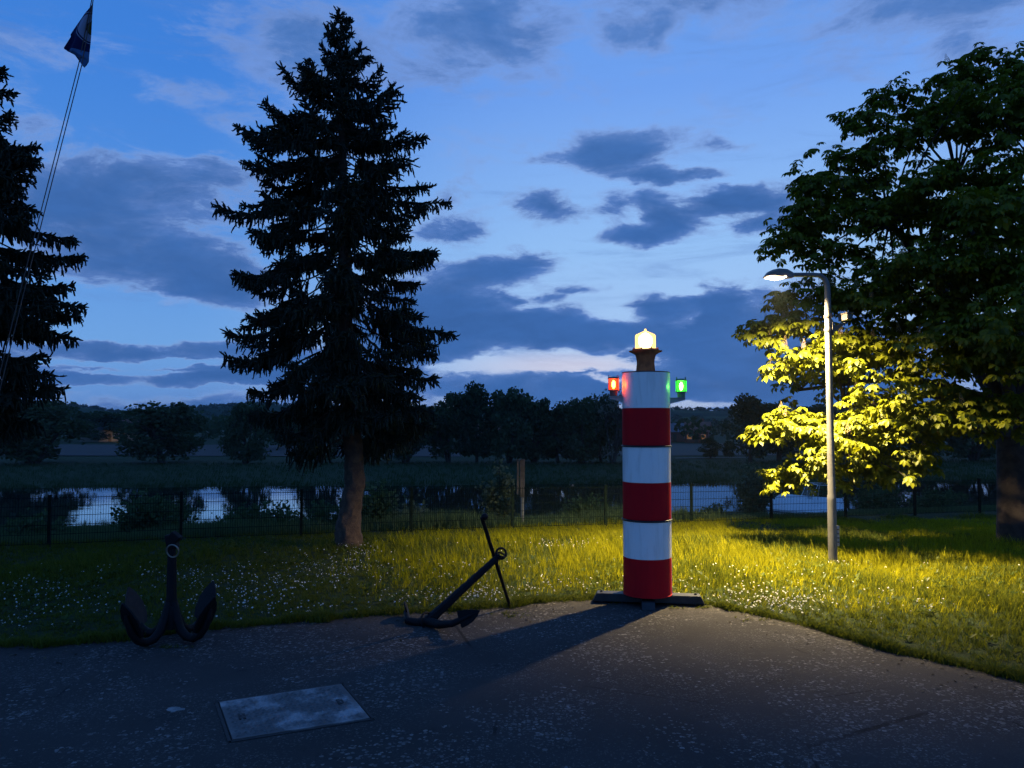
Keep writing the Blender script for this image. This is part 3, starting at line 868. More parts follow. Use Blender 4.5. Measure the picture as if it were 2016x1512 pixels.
shrub('shrub', 'broad dark shrub behind the fence left of the four-armed anchor head', 300, 1060, 21.0, 2.2, 1.45, 11, 0, n=2600)
shrub('shrub', 'low spreading shrub behind the fence between anchor and spruce', 520, 1058, 21.5, 2.6, .95, 12, 0, n=2400)
shrub('shrub', 'tall weedy shrub just right of the spruce trunk', 738, 1060, 20.5, 1.0, 1.5, 13, 0, n=1500)
shrub('shrub', 'low grey shrub right of the spruce behind the fence', 790, 1058, 21.5, 2.2, .85, 14, 1, n=1600)
shrub('sapling', 'upright grey-green sapling left of the gauge post', 985, 1055, 22.0, .95, 1.95, 15, 1, 1.0, 1700)
shrub('shrub', 'little bush by the water left of the striped tower', 1150, 1045, 24.0, 1.3, 1.25, 16, 0, n=1200)
shrub('shrub', 'tall feathery willow bush right of the striped tower', 1484, 1030, 29.0, 1.6, 2.35, 17, 1, 1.0, 2800)
shrub('shrub', 'brown dry clump by the water right of the tower', 1408, 1022, 30.0, 1.2, .70, 18, 1, n=900)
shrub('shrub', 'dark bush behind the fence right of the boat', 1730, 1025, 33.0, 2.6, 1.6, 19, 0, n=2200)
shrub('shrub', 'low dark bush behind the fence near the chestnut trunk', 1850, 1020, 32.0, 2.8, 1.0, 20, 0, n=2000)
shrub('shrub', 'dark rounded bush right behind the white boat', 1592, 1022, 39.0, 4.2, 2.3, 27, 0, n=3600)
shrub('shrub', 'small shrub at the far left behind the fence', 60, 1062, 20.0, 1.8, .8, 22, 0, n=1400)
shrub('shrub', 'thin shrub in front of the water right of the left spruce', 655, 1060, 22.5, 1.7, 1.15, 23, 0, n=1500)

# ------------------------------------------------------------------ grass
BL_V, BL_F = [], []
def tuft_template(rs, nb, spread, lean):
    V, Fc = [], []
    for i in range(nb):
        a = rs.uniform(0, 6.28); r = spread * math.sqrt(rs.rand()); b = np.array([math.cos(a) * r, math.sin(a) * r, -.08])
        h = rs.uniform(.5, 1.0); la = rs.uniform(0, 6.28); ln = lean * rs.uniform(.2, 1.0) * h
        d = np.array([math.cos(la), math.sin(la), 0]); s = np.array([-math.sin(la), math.cos(la), 0]); w = rs.uniform(.016, .03)
        s = s * math.cos(.6) + d * math.sin(.6)
        o = len(V)
        V += [b - s * w, b + s * w, b + d * ln * .35 + np.array([0, 0, h * .6]) + s * w * .8, b + d * ln * .35 + np.array([0, 0, h * .6]) - s * w * .8, b + d * ln + np.array([0, 0, h])]
        Fc += [[o, o + 1, o + 2], [o, o + 2, o + 3], [o + 3, o + 2, o + 4]]
    return np.array(V), np.array(Fc)
def lawn_points(rs, n, xr, yr, margin=0.0):
    x = rs.uniform(*xr, n); y = rs.uniform(*yr, n)
    ok = ~inside(TERR, x, y - margin) & (np.abs(x) < y * .74 + 2.0)
    return x[ok], y[ok]
def grass_layer(seed, n, xr, yr, hfun, nb, spread, lean, dens=None):
    rs = np.random.RandomState(seed); x, y = lawn_points(rs, n, xr, yr)
    if dens is not None:
        k = rs.rand(len(x)) < dens(x, y); x, y = x[k], y[k]
    h = hfun(x, y) * rs.uniform(.7, 1.3, len(x)); z = height(x, y)
    out = []
    var = 5; which = rs.randint(0, var, len(x))
    for v_ in range(var):
        tv, tf = tuft_template(rs, nb, spread, lean); m_ = which == v_
        a = rs.uniform(0, 6.28, m_.sum()); c, s = np.cos(a), np.sin(a); hh = h[m_]
        M = np.zeros((m_.sum(), 3, 3)); wd = .45 * hh + .10
        M[:, 0, 0] = c * wd; M[:, 0, 1] = -s * wd; M[:, 1, 0] = s * wd; M[:, 1, 1] = c * wd; M[:, 2, 2] = hh
        out.append(scatter(tv, tf, M, np.stack([x[m_], y[m_], z[m_]], 1)))
    return join(out)
def edge_dist(x, y):
    return y - np.interp(x, TERR[1:-3, 0], TERR[1:-3, 1])
def lawn_h(x, y):
    e = np.clip(edge_dist(x, y) / 2.2, 0, 1)
    w_ = wobble(x * 1.6, y * 1.6, 1.0)
    right = np.clip((x + 1.0) / 4.0, 0, 1)
    patch = np.clip(.62 + 1.5 * wobble(x * 2.3 + 9, y * 2.3, 1.0), .25, 1.5)
    return .04 + patch * (e * (.07 + .11 * right) + .05 * np.clip(w_ * 2.0, -0.6, 1) * e) + .04 * np.clip((y - 13) / 2, 0, 1) - (.05 + .09 * right) * np.clip((y - 16) / 2, 0, 1)
GRASS = leaf_mat('lawn_grass', (.030, .055, .008), (.125, .135, .014), .45, .5, .012)
DRYG = leaf_mat('seeding_grass', (.070, .080, .006), (.340, .320, .014), .50, .6, .0)
V, Fc = join([grass_layer(31, 42000, (-13, 19), (6.5, 22.5), lawn_h, 11, .34, .75),
              grass_layer(32, 16000, (-9, 13), (6.5, 13.5), lambda x, y: lawn_h(x, y) * .8, 11, .3, .6)])
tag(link('lawn_grass', mesh_np('lawn_grass', V, Fc), GRASS), 'uneven unmown grass of the lawn around the tower and trees', 'grass', kind='stuff')
V, Fc = grass_layer(33, 40000, (-3, 16), (9.5, 21.5), lambda x, y: (.13 + .14 * np.clip((y - 10.5) / 4, 0, 1) - .15 * np.clip((y - 15.5) / 3, 0, 1)) + .05 * wobble(x, y, 1.5), 8, .32, .70,
                    dens=lambda x, y: np.clip(edge_dist(x, y) / 3.6, 0, 1) * np.clip(.62 + 1.7 * wobble(x * 1.7, y * 1.7, 1.1), .06, 1) * np.clip((x + 3) / 4, 0, 1))
tag(link('seeding_grass', mesh_np('seeding_grass', V, Fc), DRYG), 'taller seeding grass stalks in the lamplight on the right lawn', 'grass', kind='stuff')
# coarse weeds on the bank behind the fence
def bank_weeds():
    rs = np.random.RandomState(44); n = 26000
    x = rs.uniform(-24, 32, n); d = rs.uniform(.3, 17, n) ** 1.0
    t_ = (x - FEN0[0]) / FEND[0]; y = FEN0[1] + FEND[1] * t_ + d
    ok = (np.abs(x) < y * .74 + 2); x, y, d = x[ok], y[ok], d[ok]
    h = (.28 + .40 * np.clip(wobble(x, y, .9) * 1.6 + .3, 0, 1)) * rs.uniform(.6, 1.2, len(x)); z = height(x, y)
    h = h * np.where(x > 6, .45, 1.0)
    tv, tf = tuft_template(rs, 9, .35, .5); a = rs.uniform(0, 6.28, len(x)); c, s = np.cos(a), np.sin(a); wd = .5 * h + .15
    M = np.zeros((len(x), 3, 3)); M[:, 0, 0] = c * wd; M[:, 0, 1] = -s * wd; M[:, 1, 0] = s * wd; M[:, 1, 1] = c * wd; M[:, 2, 2] = h
    return scatter(tv, tf, M, np.stack([x, y, z], 1))
V, Fc = bank_weeds()
tag(link('bank_weeds', mesh_np('bank_weeds', V, Fc), leaf_mat('weed_leaves', (.045, .085, .038), (.085, .125, .055), .3, .7, .02)), 'rough tall weeds on the river bank behind the fence', 'weeds', kind='stuff')
# far meadow tufts along the opposite water edge
rs = np.random.RandomState(45); n = 9000
x = rs.uniform(-70, 75, n); y = 70.3 + .09 * (x + 26) + rs.rand(n) ** 2 * 34
tv, tf = tuft_template(rs, 6, .5, .5); hh = rs.uniform(.25, .6, n)
M = np.zeros((n, 3, 3)); M[:, 0, 0] = M[:, 1, 1] = hh * 1.6; M[:, 2, 2] = hh
V, Fc = scatter(tv, tf, M, np.stack([x, y, height(x, y)], 1))
tag(link('meadow_grass', mesh_np('meadow_grass', V, Fc), leaf_mat('meadow_leaves', (.018, .040, .014), (.030, .056, .018), .3, .8, .01)), 'dark meadow grass on the far bank', 'grass', kind='stuff')

def broad_weeds():
    rs = np.random.RandomState(48); x, y = lawn_points(rs, 5200, (-8, 13), (7.0, 17)); k = rs.rand(len(x)) < np.clip(.35 + 1.6 * wobble(x * 1.3, y * 1.3 + 4, 1.2), 0, 1)
    x, y = x[k], y[k]; z = height(x, y); m = 7; n = len(x) * m
    a = rs.uniform(0, 6.28, n); el = rs.uniform(.15, .8, n); d = np.stack([np.cos(a) * np.cos(el), np.sin(a) * np.cos(el), np.sin(el)], 1); L = rs.uniform(.04, .11, n)
    tv = np.array([[0, 0, 0], [.5, -.17, .03], [1, 0, -.06], [.5, .17, .03]]); tf = np.array([[0, 1, 2, 3]])
    M = rot_frames(d) * L[:, None, None]
    c = np.repeat(np.stack([x, y, z + .02 + lawn_h(x, y) * .3], 1), m, 0)
    return scatter(tv, tf, M, c)
V, Fc = broad_weeds()
tag(link('lawn_weeds', mesh_np('lawn_weeds', V, Fc), leaf_mat('lawn_weed_leaves', (.030, .055, .012), (.075, .100, .020), .35, .5, .02)), 'low broad-leaved weeds scattered through the lawn', 'weeds', kind='stuff')
# daisies
def daisies():
    rs = np.random.RandomState(51)
    patches = [(50, 1185, 120, 45, 230), (150, 1180, 90, 40, 120), (30, 1240, 60, 25, 60), (360, 1130, 170, 18, 200), (480, 1170, 200, 55, 520), (620, 1125, 150, 40, 330), (300, 1220, 230, 28, 120),
               (715, 1083, 45, 14, 150), (690, 1120, 90, 30, 160), (850, 1186, 120, 20, 260), (960, 1182, 75, 18, 220), (900, 1130, 220, 50, 220), (1120, 1066, 90, 14, 170), (1090, 1160, 140, 18, 130),
               (1500, 1196, 130, 26, 460), (1560, 1215, 60, 14, 120), (1690, 1112, 90, 10, 70), (1790, 1035, 60, 12, 14), (1430, 1160, 240, 40, 160), (1750, 1190, 260, 60, 130), (560, 1215, 160, 14, 100)]
    X, Y = [], []
    for (cx, cy_, rx, ry, n) in patches:
        n = int(n * .42)
        px = cx + rs.normal(0, .5, n) * rx; py = cy_ + rs.normal(0, .5, n) * ry
        for a, b in zip(px, py):
            if b < 1040: b = 1040
            q = G(a, b, -.08); X.append(q.x); Y.append(q.y)
    X, Y = np.array(X), np.array(Y); ok = ~inside(TERR, X, Y - .03); X, Y = X[ok], Y[ok]
    n = len(X); r = rs.uniform(.007, .0135, n)
    k = 7; an = np.arange(k) * 2 * math.pi / k
    tv = np.concatenate([[[0, 0, .25]], np.stack([np.cos(an), np.sin(an), np.where(np.arange(k) % 2, .1, -.1)], 1), [[.08, 0, -3.0]], [[-.08, .05, -3.0]]])
    tf = np.array([[0, i + 1, (i + 1) % k + 1] for i in range(k)] + [[0, k + 1, k + 2]])
    nrm = rs.normal(0, .45, (n, 3)); nrm[:, 2] = 1; nrm[:, 1] -= .35
    M = rot_frames(np.cross(nrm, rand_dirs(rs, n)), up=nrm) * r[:, None, None]
    Z = height(X, Y) + lawn_h(X, Y) * rs.uniform(.65, 1.15, n)
    return scatter(tv, tf, M, np.stack([X, Y, Z], 1))
V, Fc = daisies()
tag(link('daisies', mesh_np('daisies', V, Fc), leaf_mat('daisy_petals', (.42, .42, .40), (.66, .66, .62), .25, .6, 0)), 'white daisies dotted in patches over the lawn', 'flowers', kind='stuff')
# weeds in cracks of the terrace
def crack_weeds():
    rs = np.random.RandomState(61); X, Y = [], []
    for (cx, cy_, rx, ry, n) in [(1012, 1212, 40, 6, 26), (1390, 1196, 22, 4, 24), (1215, 1187, 14, 3, 10), (1330, 1198, 20, 3, 12), (340, 1276, 40, 3, 16), (560, 1222, 60, 4, 16), (880, 1206, 40, 4, 14), (1500, 1220, 60, 5, 14)]:
        for _ in range(n):
            q = G(cx + rs.normal(0, .5) * rx, cy_ + rs.normal(0, .5) * ry); X.append(q.x); Y.append(q.y)
    X, Y = np.array(X), np.array(Y); n = len(X); tv, tf = tuft_template(rs, 9, .4, .9); h = rs.uniform(.025, .06, n)
    M = np.zeros((n, 3, 3)); M[:, 0, 0] = M[:, 1, 1] = h * 1.3 + .03; M[:, 2, 2] = h
    return scatter(tv, tf, M, np.stack([X, Y, np.full(n, .006)], 1))
V, Fc = crack_weeds()
tag(link('crack_weeds', mesh_np('crack_weeds', V, Fc), GRASS), 'tiny weeds growing in cracks of the asphalt terrace', 'weeds', kind='stuff')

def edge_fringe():
    rs = np.random.RandomState(62); n = 5200
    i = rs.randint(0, len(ex) - 1, n); f = rs.rand(n); X = np.array(ex)[i] * (1 - f) + np.array(ex)[i + 1] * f; Y = np.array(ey)[i] * (1 - f) + np.array(ey)[i + 1] * f
    clump = np.sin(X * 7.3) + np.sin(X * 3.1 + 2) + np.sin(X * 17.0 + 1)
    Y = Y - .03 + rs.normal(0, .05, n) - np.clip(clump, 0, 2) * .035; h = rs.uniform(.03, .11, n) * (1 + .25 * np.clip(clump, -1, 2))
    tv, tf = tuft_template(rs, 9, .4, .95); M = np.zeros((n, 3, 3)); a = rs.uniform(0, 6.28, n); w = h * .8 + .05
    M[:, 0, 0] = np.cos(a) * w; M[:, 0, 1] = -np.sin(a) * w; M[:, 1, 0] = np.sin(a) * w; M[:, 1, 1] = np.cos(a) * w; M[:, 2, 2] = h
    return scatter(tv, tf, M, np.stack([X, Y, np.full(n, .0)], 1))
V, Fc = edge_fringe()
tag(link('edge_grass', mesh_np('edge_grass', V, Fc), GRASS), 'short ragged grass creeping over the terrace edge', 'grass', kind='stuff')
def litter():
    rs = np.random.RandomState(63); n = 900; X = rs.uniform(-7, 8, n); Y = np.interp(X, np.array(ex), np.array(ey)) - rs.exponential(.55, n) - .05
    ok = Y > 3.2; X, Y = X[ok], Y[ok]; n = len(X)
    nrm = rs.normal(0, .25, (n, 3)); nrm[:, 2] = 1; M = rot_frames(np.cross(nrm, rand_dirs(rs, n)), up=nrm) * (rs.uniform(.010, .034, n))[:, None, None]
    return scatter(LEAF_Q_V, LEAF_Q_F, M, np.stack([X, Y, np.full(n, .012)], 1))
V, Fc = litter()
tag(link('leaf_litter', mesh_np('leaf_litter', V, Fc), leaf_mat('dry_litter', (.030, .024, .016), (.13, .11, .075), .1, .8, 0)), 'dry leaf scraps strewn along the terrace edge', 'leaf litter', kind='stuff')

# ------------------------------------------------------------------ spruces
SPR_BARK = mat('spruce_bark', (.085, .055, .038), .95, var=.55, scale=9, bump=1.0, bscale=16, col2=(.045, .03, .024))
NEEDLE = leaf_mat('spruce_needles', (.010, .018, .012), (.024, .034, .020), .08, .6, .03)
def spindle(rs):
    V = [[0, 0, 0]]; Fc = []
    prof = [(.18, .55), (.55, .75), (.85, .5)]
    k = 4
    for x, r in prof:
        for i in range(k):
            a = i * 2 * math.pi / k + x; V.append([x, math.cos(a) * r * rs.uniform(.7, 1.35), math.sin(a) * r * rs.uniform(.7, 1.35)])
    V.append([1.0, 0, 0])
    for i in range(k): Fc.append([0, 1 + (i + 1) % k, 1 + i])
    for j in range(2):
        for i in range(k):
            a = 1 + j * k + i; b = 1 + j * k + (i + 1) % k; Fc += [[a, b, b + k], [a, b + k, a + k]]
    for i in range(k): Fc.append([1 + 2 * k + i, 1 + 2 * k + (i + 1) % k, 1 + 3 * k])
    # a few bristles that roughen the outline
    for i in range(5):
        x = rs.uniform(.15, .95); a = rs.uniform(0, 6.28); o = len(V); r = rs.uniform(1.1, 1.7)
        V += [[x - .05, 0, 0], [x + .05, 0, 0], [x + .10, math.cos(a) * r, math.sin(a) * r]]; Fc.append([o, o + 1, o + 2])
    return np.array(V), np.array(Fc)
def spruce(name, label, base, trunk_pts, Ht, zc, prof, seed, group, holes=()):
    """prof(z) -> (left reach, right reach) in metres"""
    rs = np.random.RandomState(seed)
    t = thing(name, label, 'tree', base, group)
    tp = [Vector(p) - Vector(base) for p, r in trunk_pts]; tr = [r for p, r in trunk_pts]
    # trunk with flared, furrowed bark
    mb = MB(); n = 16; vs, fs = [], []
    pts, rad = [], []
    for i in range(len(tp) - 1):
        for k in range(6):
            pts.append(tp[i].lerp(tp[i + 1], k / 6)); rad.append(tr[i] + (tr[i + 1] - tr[i]) * k / 6)
    pts.append(tp[-1]); rad.append(tr[-1])
    for i, p in enumerate(pts):
        for k in range(n):
            a = 2 * math.pi * k / n; rr = rad[i] * (1 + .07 * math.sin(a * 5 + i * .8) + rs.normal(0, .04)); vs.append(p + Vector((math.cos(a), math.sin(a), 0)) * rr)
    for i in range(len(pts) - 1):
        for k in range(n): a, b = i * n + k, i * n + (k + 1) % n; fs.append((a, b, b + n, a + n))
    mb.add(vs, fs); mb.build('trunk', SPR_BARK, t, smooth=True)
    def axis(z):
        for i in range(len(pts) - 1):
            if pts[i].z <= z <= pts[i + 1].z:
                return pts[i].lerp(pts[i + 1], (z - pts[i].z) / max(1e-6, pts[i + 1].z - pts[i].z))
        return pts[-1].copy()
    lim = MB(); S0, SD, SL, SR = [], [], [], []
    def shoot(p, d, l, r): S0.append(p); SD.append(d); SL.append(l); SR.append(r)
    z = zc; golden = 0.0
    while z < Ht - .10:
        fz = (z - zc) / (Ht - zc)
        nb = int(round(np.interp(fz, [0, .5, .85, 1], [10, 10, 8, 5])))
        for b in range(nb):
            golden += 2.399 + rs.normal(0, .30)
            az = golden; ca, sa = math.cos(az), math.sin(az)
            zt_ = z + rs.normal(0, .09 + .05 * (1 - fz))
            le, ri = prof(zt_); side = .5 + .5 * ca
            reach = le * (1 - side) + ri * side
            reach *= 1.0 + .20 * math.sin(zt_ * 4.3 + seed + 2.2 * ca) * .65 * (1 if abs(ca) > .3 else .6)
            reach *= rs.uniform(.84, 1.10) if abs(ca) > .75 else rs.uniform(.62, 1.0)
            if rs.rand() < .12 + .16 * (fz > .55): reach *= rs.uniform(.35, .75)
            L_ = max(.10, reach * float(np.interp(fz, [0, .35, .6, 1], [.88, .86, .98, 1.0])))
            droop = float(np.interp(fz, [0, .2, .45, .7, .88, 1], [.95, .70, .50, .28, -.05, -.55])) + rs.normal(0, .09)
            tipup = rs.uniform(.10, .40) * min(1, L_)
            z0 = min(zt_ + droop * L_ * .80, Ht - .08)
            a0 = axis(z0)
            bend = rs.normal(0, .10)
            def bp(s): return a0 + Vector((ca * L_ * s - sa * bend * L_ * s * s, sa * L_ * s + ca * bend * L_ * s * s, -droop * L_ * (1.05 * s - .25 * s * s) + tipup * s ** 4 + .02 * L_ * math.sin(s * 9 + az)))
            ppts = [bp(s) for s in np.linspace(0, 1, 7)]
            lim.tube(ppts, [max(.004, .030 * (1 - fz * .6) * (1 - s * .9)) for s in np.linspace(0, 1, 7)], 5, cap=False)
            # side twigs: a dense upper mat, a hanging fringe below
            s = (.40 if fz < .5 else .28) if L_ > .9 else .05
            lat = Vector((-sa, ca, 0)); dens_ = rs.uniform(.75, 1.25)
            while s < 1.0:
                p = bp(s); tdir = (bp(min(1, s + .03)) - bp(s - .03)).normalized()
                wide = min(1.0, L_ / 1.8) * math.sin(math.pi * min(1, .12 + s * .88)) ** .7
                for sd in (-1, 1):
                    l2 = (.12 + .38 * wide) * rs.uniform(.6, 1.2)
                    d = (tdir * rs.uniform(.5, .9) + lat * sd * rs.uniform(.5, 1.0) + Vector((0, 0, -rs.uniform(.0, .45) * (1 - .6 * fz)))).normalized()
                    shoot(p, d, l2, .030)
                    nsd = int(l2 / .085) + 1
                    for q in range(nsd):
                        f = (q + rs.rand()) / nsd; pp_ = p + d * l2 * f
                        hang = rs.rand() < .62 - .30 * fz
                        if hang: d2 = (Vector((rs.normal(0, .22), rs.normal(0, .22), -1)) + d * .25).normalized(); l3 = rs.uniform(.14, .44) * (1 - .45 * fz) * (1.15 - .6 * s)
                        else: d2 = (d * .6 + Vector(rand_dirs(rs, 1)[0]) * .7).normalized(); l3 = rs.uniform(.09, .17)
                        shoot(pp_, d2, l3, .024)
                if rs.rand() < .55:
                    shoot(p, (tdir + Vector((rs.normal(0, .35), rs.normal(0, .35), rs.uniform(.0, .5)))).normalized(), rs.uniform(.08, .16), .026)
                s += .075 / L_ * dens_ * (.8 + .4 * rs.rand())
            # upturned knobbly tip
            for q in range(8):
                e = bp(rs.uniform(.84, 1.0)); tdir = (bp(1.0) - bp(.9)).normalized()
                shoot(e, (tdir + Vector(rand_dirs(rs, 1)[0]) * .55 + Vector((0, 0, .35))).normalized(), rs.uniform(.10, .19), .027)
        z += float(np.interp(fz, [0, .5, .85, 1], [.36, .40, .33, .23])) * rs.uniform(.8, 1.2)
    top = pts[-1]
    for q in range(26):
        p = axis(Ht - rs.uniform(0, .55)); a = rs.uniform(0, 6.28)
        shoot(p, Vector((math.cos(a), math.sin(a), rs.uniform(.1, 1.2))).normalized(), rs.uniform(.08, .2), .026)
    lim.build('boughs', SPR_BARK, t)
    S0 = np.array(S0); SD = np.array(SD); SL = np.array(SL); SR = np.array(SR)
    out = []; which = rs.randint(0, 4, len(S0))
    for v_ in range(4):
        tv, tf = spindle(rs); m_ = which == v_
        Mx = rot_frames(SD[m_], roll=rs.uniform(0, 6.28, m_.sum()))
        Mx = Mx * np.stack([SL[m_], SR[m_], SR[m_]], 1)[:, None, :]
        out.append(scatter(tv, tf, Mx, S0[m_]))
    V, Fc = join(out)
    cr = link('crown', mesh_np('crown', V, Fc), NEEDLE, t); cr['kind'] = 'stuff'
    print(name, 'shoots', len(S0), 'tris', len(Fc))
YS = 15.6
prof_px = [(20, 8, 8), (60, 25, 25), (100, 42, 42), (150, 60, 68), (185, 110, 100), (230, 145, 125), (270, 150, 158), (310, 190, 150), (360, 190, 178), (430, 220, 182), (520, 228, 170),
           (600, 258, 190), (680, 262, 225), (740, 240, 200), (800, 225, 195), (850, 185, 190), (900, 130, 170), (930, 110, 130)]
pz = np.array([P(680, y, YS).z for y, _, _ in prof_px])[::-1]; pl = np.array([a for _, a, _ in prof_px])[::-1] / F_PX * YS; pr = np.array([a for _, _, a in prof_px])[::-1] / F_PX * YS
base = P(688, 1076, YS); base.z = grounded(base.x, YS) - .03
tk = [(base, .29), (P(686, 1030, YS), .235), (P(692, 990, YS), .21), (P(699, 950, YS), .20), (P(697, 900, YS), .195), (P(686, 780, YS), .17), (P(679, 620, YS), .14), (P(677, 480, YS), .11), (P(674, 300, YS), .075), (P(672, 150, YS), .035), (P(670, 30, YS), .012)]
spruce('spruce_tree', 'tall dark spruce with bare lower trunk standing alone in the lawn', base, tk, P(670, 24, YS).z - base.z, P(690, 890, YS).z - base.z,
       lambda z: (float(np.interp(z + base.z, pz, pl)), float(np.interp(z + base.z, pz, pr))), 7, 'spruces on the lawn')
Y2 = 14.4
b2 = P(-85, 1085, Y2); b2.z = grounded(b2.x, Y2) - .03
tk2 = [(b2, .30), (P(-85, 1000, Y2), .23), (P(-85, 800, Y2), .18), (P(-85, 500, Y2), .12), (P(-85, 200, Y2), .05), (P(-85, 0, Y2), .012)]
px2 = [(0, 10), (60, 40), (120, 70), (175, 100), (230, 105), (280, 150), (380, 190), (460, 235), (540, 236), (620, 246), (690, 236), (760, 205), (830, 195), (900, 150)]
qz = np.array([P(-85, y, Y2).z for y, _ in px2])[::-1]; qr = np.array([a for _, a in px2])[::-1] / F_PX * Y2
spruce('spruce_tree', 'dark spruce cut off by the left edge of the picture', b2, tk2, P(-85, 0, Y2).z - b2.z, P(-85, 850, Y2).z - b2.z,
       lambda z: (float(np.interp(z + b2.z, qz, qr)),) * 2, 19, 'spruces on the lawn')

# ------------------------------------------------------------------ street lamp by the chestnut
LY = 13.1
LB = P(1640, 1114, LY); LB.z = grounded(LB.x, LY) - .02
LH = P(1530, 545, LY)                      # lamp head
def street_lamp():
    t = thing('street_lamp', 'pale grey bent-arm lamp post shining on the chestnut and lawn', 'street lamp', LB)
    GREY = mat('galvanised_lamp_post', (.13, .128, .128), .55, .25, var=.25, scale=4, bump=.12, bscale=30)
    pt = P(1628, 575, LY) - LB; hz = (P(1560, 541, LY) - LB).z
    MB().lathe([(.072, -.1), (.072, 1.15), (.071, 1.2), (.062, 1.25), (.056, pt.z * .6), (.052, pt.z)], 14).build('pole', GREY, t, smooth=True)
    arm = [(pt.x * 0, 0, pt.z - .02)]
    tt = [(0, 0, pt.z), (-.005, 0, pt.z + .12), (-.04, 0, pt.z + .22), (-.12, 0, hz - .01), (-.25, 0, hz), ((P(1556, 541, LY) - LB).x, 0, hz)]
    MB().tube(tt, [.050, .048, .044, .042, .040, .038], 12).build('arm', GREY, t, smooth=True)
    for y in (623, 650):
        z = (P(1630, y, LY) - LB).z; MB().lathe([(.066, -.02), (.068, 0), (.066, .02)], 14, (0, 0, z)).build('clamp', mat('clamp_steel', (.12, .10, .09), .5, .6), t)
    bz = (P(1640, 1070, LY) - LB).z
    bx = MB().box((.085, .07, bz + .12), (.09, .10, .34)).build('cable_box', mat('cable_box_plastic', (.34, .33, .35), .6), t, bevel=.008)
    for k in range(4): MB().box((.086, .018, bz + .02 + k * .07), (.07, .008, .02)).build('vent', mat('clamp_steel', (.1, .1, .1), .5), bx)
    # head: wedge shaped housing with a wide glass underneath
    HC = mat('lamp_head_housing', (.16, .12, .10), .5, .1, var=.2)
    x1, x0 = (P(1556, 541, LY) - LB).x + .04, (P(1506, 541, LY) - LB).x
    zt = (P(1530, 531, LY) - LB).z; zb = (P(1506, 545, LY) - LB).z
    sect = [(x1, .045, hz + .04, hz - .05), (x1 - .10, .075, zt + .005, hz - .06), (x1 - .25, .13, zt + .012, zb - .005), (x0 + .12, .15, zt - .01, zb), (x0 + .05, .14, zt - .04, zb), (x0, .11, zb + .02, zb - .004)]
    vs, fs = [], []
    for (x, w_, a, b) in sect: vs += [(x, -w_, b), (x, -w_ * .9, a - (a - b) * .35), (x, -w_ * .5, a), (x, w_ * .5, a), (x, w_ * .9, a - (a - b) * .35), (x, w_, b)]
    for i in range(len(sect) - 1):
        for j in range(5): k = i * 6 + j; fs.append((k, k + 1, k + 7, k + 6))
    fs += [(5, 4, 3, 2, 1, 0), tuple(30 + j for j in range(6))]
    hd = MB().add(vs, fs).build('lamp_head', HC, t, smooth=True)
    g = MB(); gv = []; gf = []
    for i, x in enumerate(np.linspace(x0 + .03, x1 - .14, 7)):
        s = math.sin(math.pi * (i + .6) / 7.2)
        for w_ in (-.12, -.06, 0, .06, .12): gv.append((x, w_, zb - .008 - .045 * s * (1 - (w_ / .14) ** 2)))
    for i in range(6):
        for j in range(4): k = i * 5 + j; gf.append((k, k + 5, k + 6, k + 1))
    g.add(gv, gf).build('lens', emit_mat('street_lamp_lens', (1.0, .86, .60), 30.0), hd, smooth=True)
    # the lamp's own light, cut off sideways like the real reflector
    ld = bpy.data.lights.new('street_lamp_light', 'SPOT'); ld.energy = 14500; ld.color = (1.0, .76, .38); ld.spot_size = R(139); ld.spot_blend = 1.0; ld.shadow_soft_size = .07
    lo = bpy.data.objects.new('street_lamp_light', ld); COL.objects.link(lo); lo.parent = t; lo.location = ((x0 + x1) / 2 - .02, 0, zb - .09); lo.rotation_euler = (R(7), R(-1), 0)
    return t
street_lamp()
def security_camera():
    z = P(1630, 648, LY).z; b = Vector((LB.x + .06, LY, z))
    t = thing('security_camera', 'small pale security camera on a bracket of the lamp post', 'camera', b)
    m_ = mat('camera_housing', (.08, .07, .065), .5, var=.1)
    MB().plate([(-.005, -.02, -.10), (-.005, -.02, .10), (.05, -.02, .05), (.20, -.02, .11), (.22, -.02, .09), (.06, -.02, -.03)], (0, 1, 0), .045).build('bracket', m_, t, bevel=.004)
    MB().box((.0, -.02, 0), (.02, .08, .22)).build('mounting_plate', m_, t)
    bd = MB().box((.20, -.08, .19), (.105, .26, .11), Matrix.Rotation(R(10), 3, 'Z')).build('body', m_, t, bevel=.012)
    MB().box((.20, -.09, .252), (.125, .30, .012), Matrix.Rotation(R(10), 3, 'Z')).build('hood', m_, bd)
    MB().box((.222, -.212, .19), (.075, .012, .075), Matrix.Rotation(R(10), 3, 'Z')).build('lens_window', mat('camera_lens_black', (.01, .01, .012), .1), bd)
    MB().tube([(.20, -.05, .10), (.20, -.06, .14)], .022, 8).build('swivel', m_, t)
security_camera()

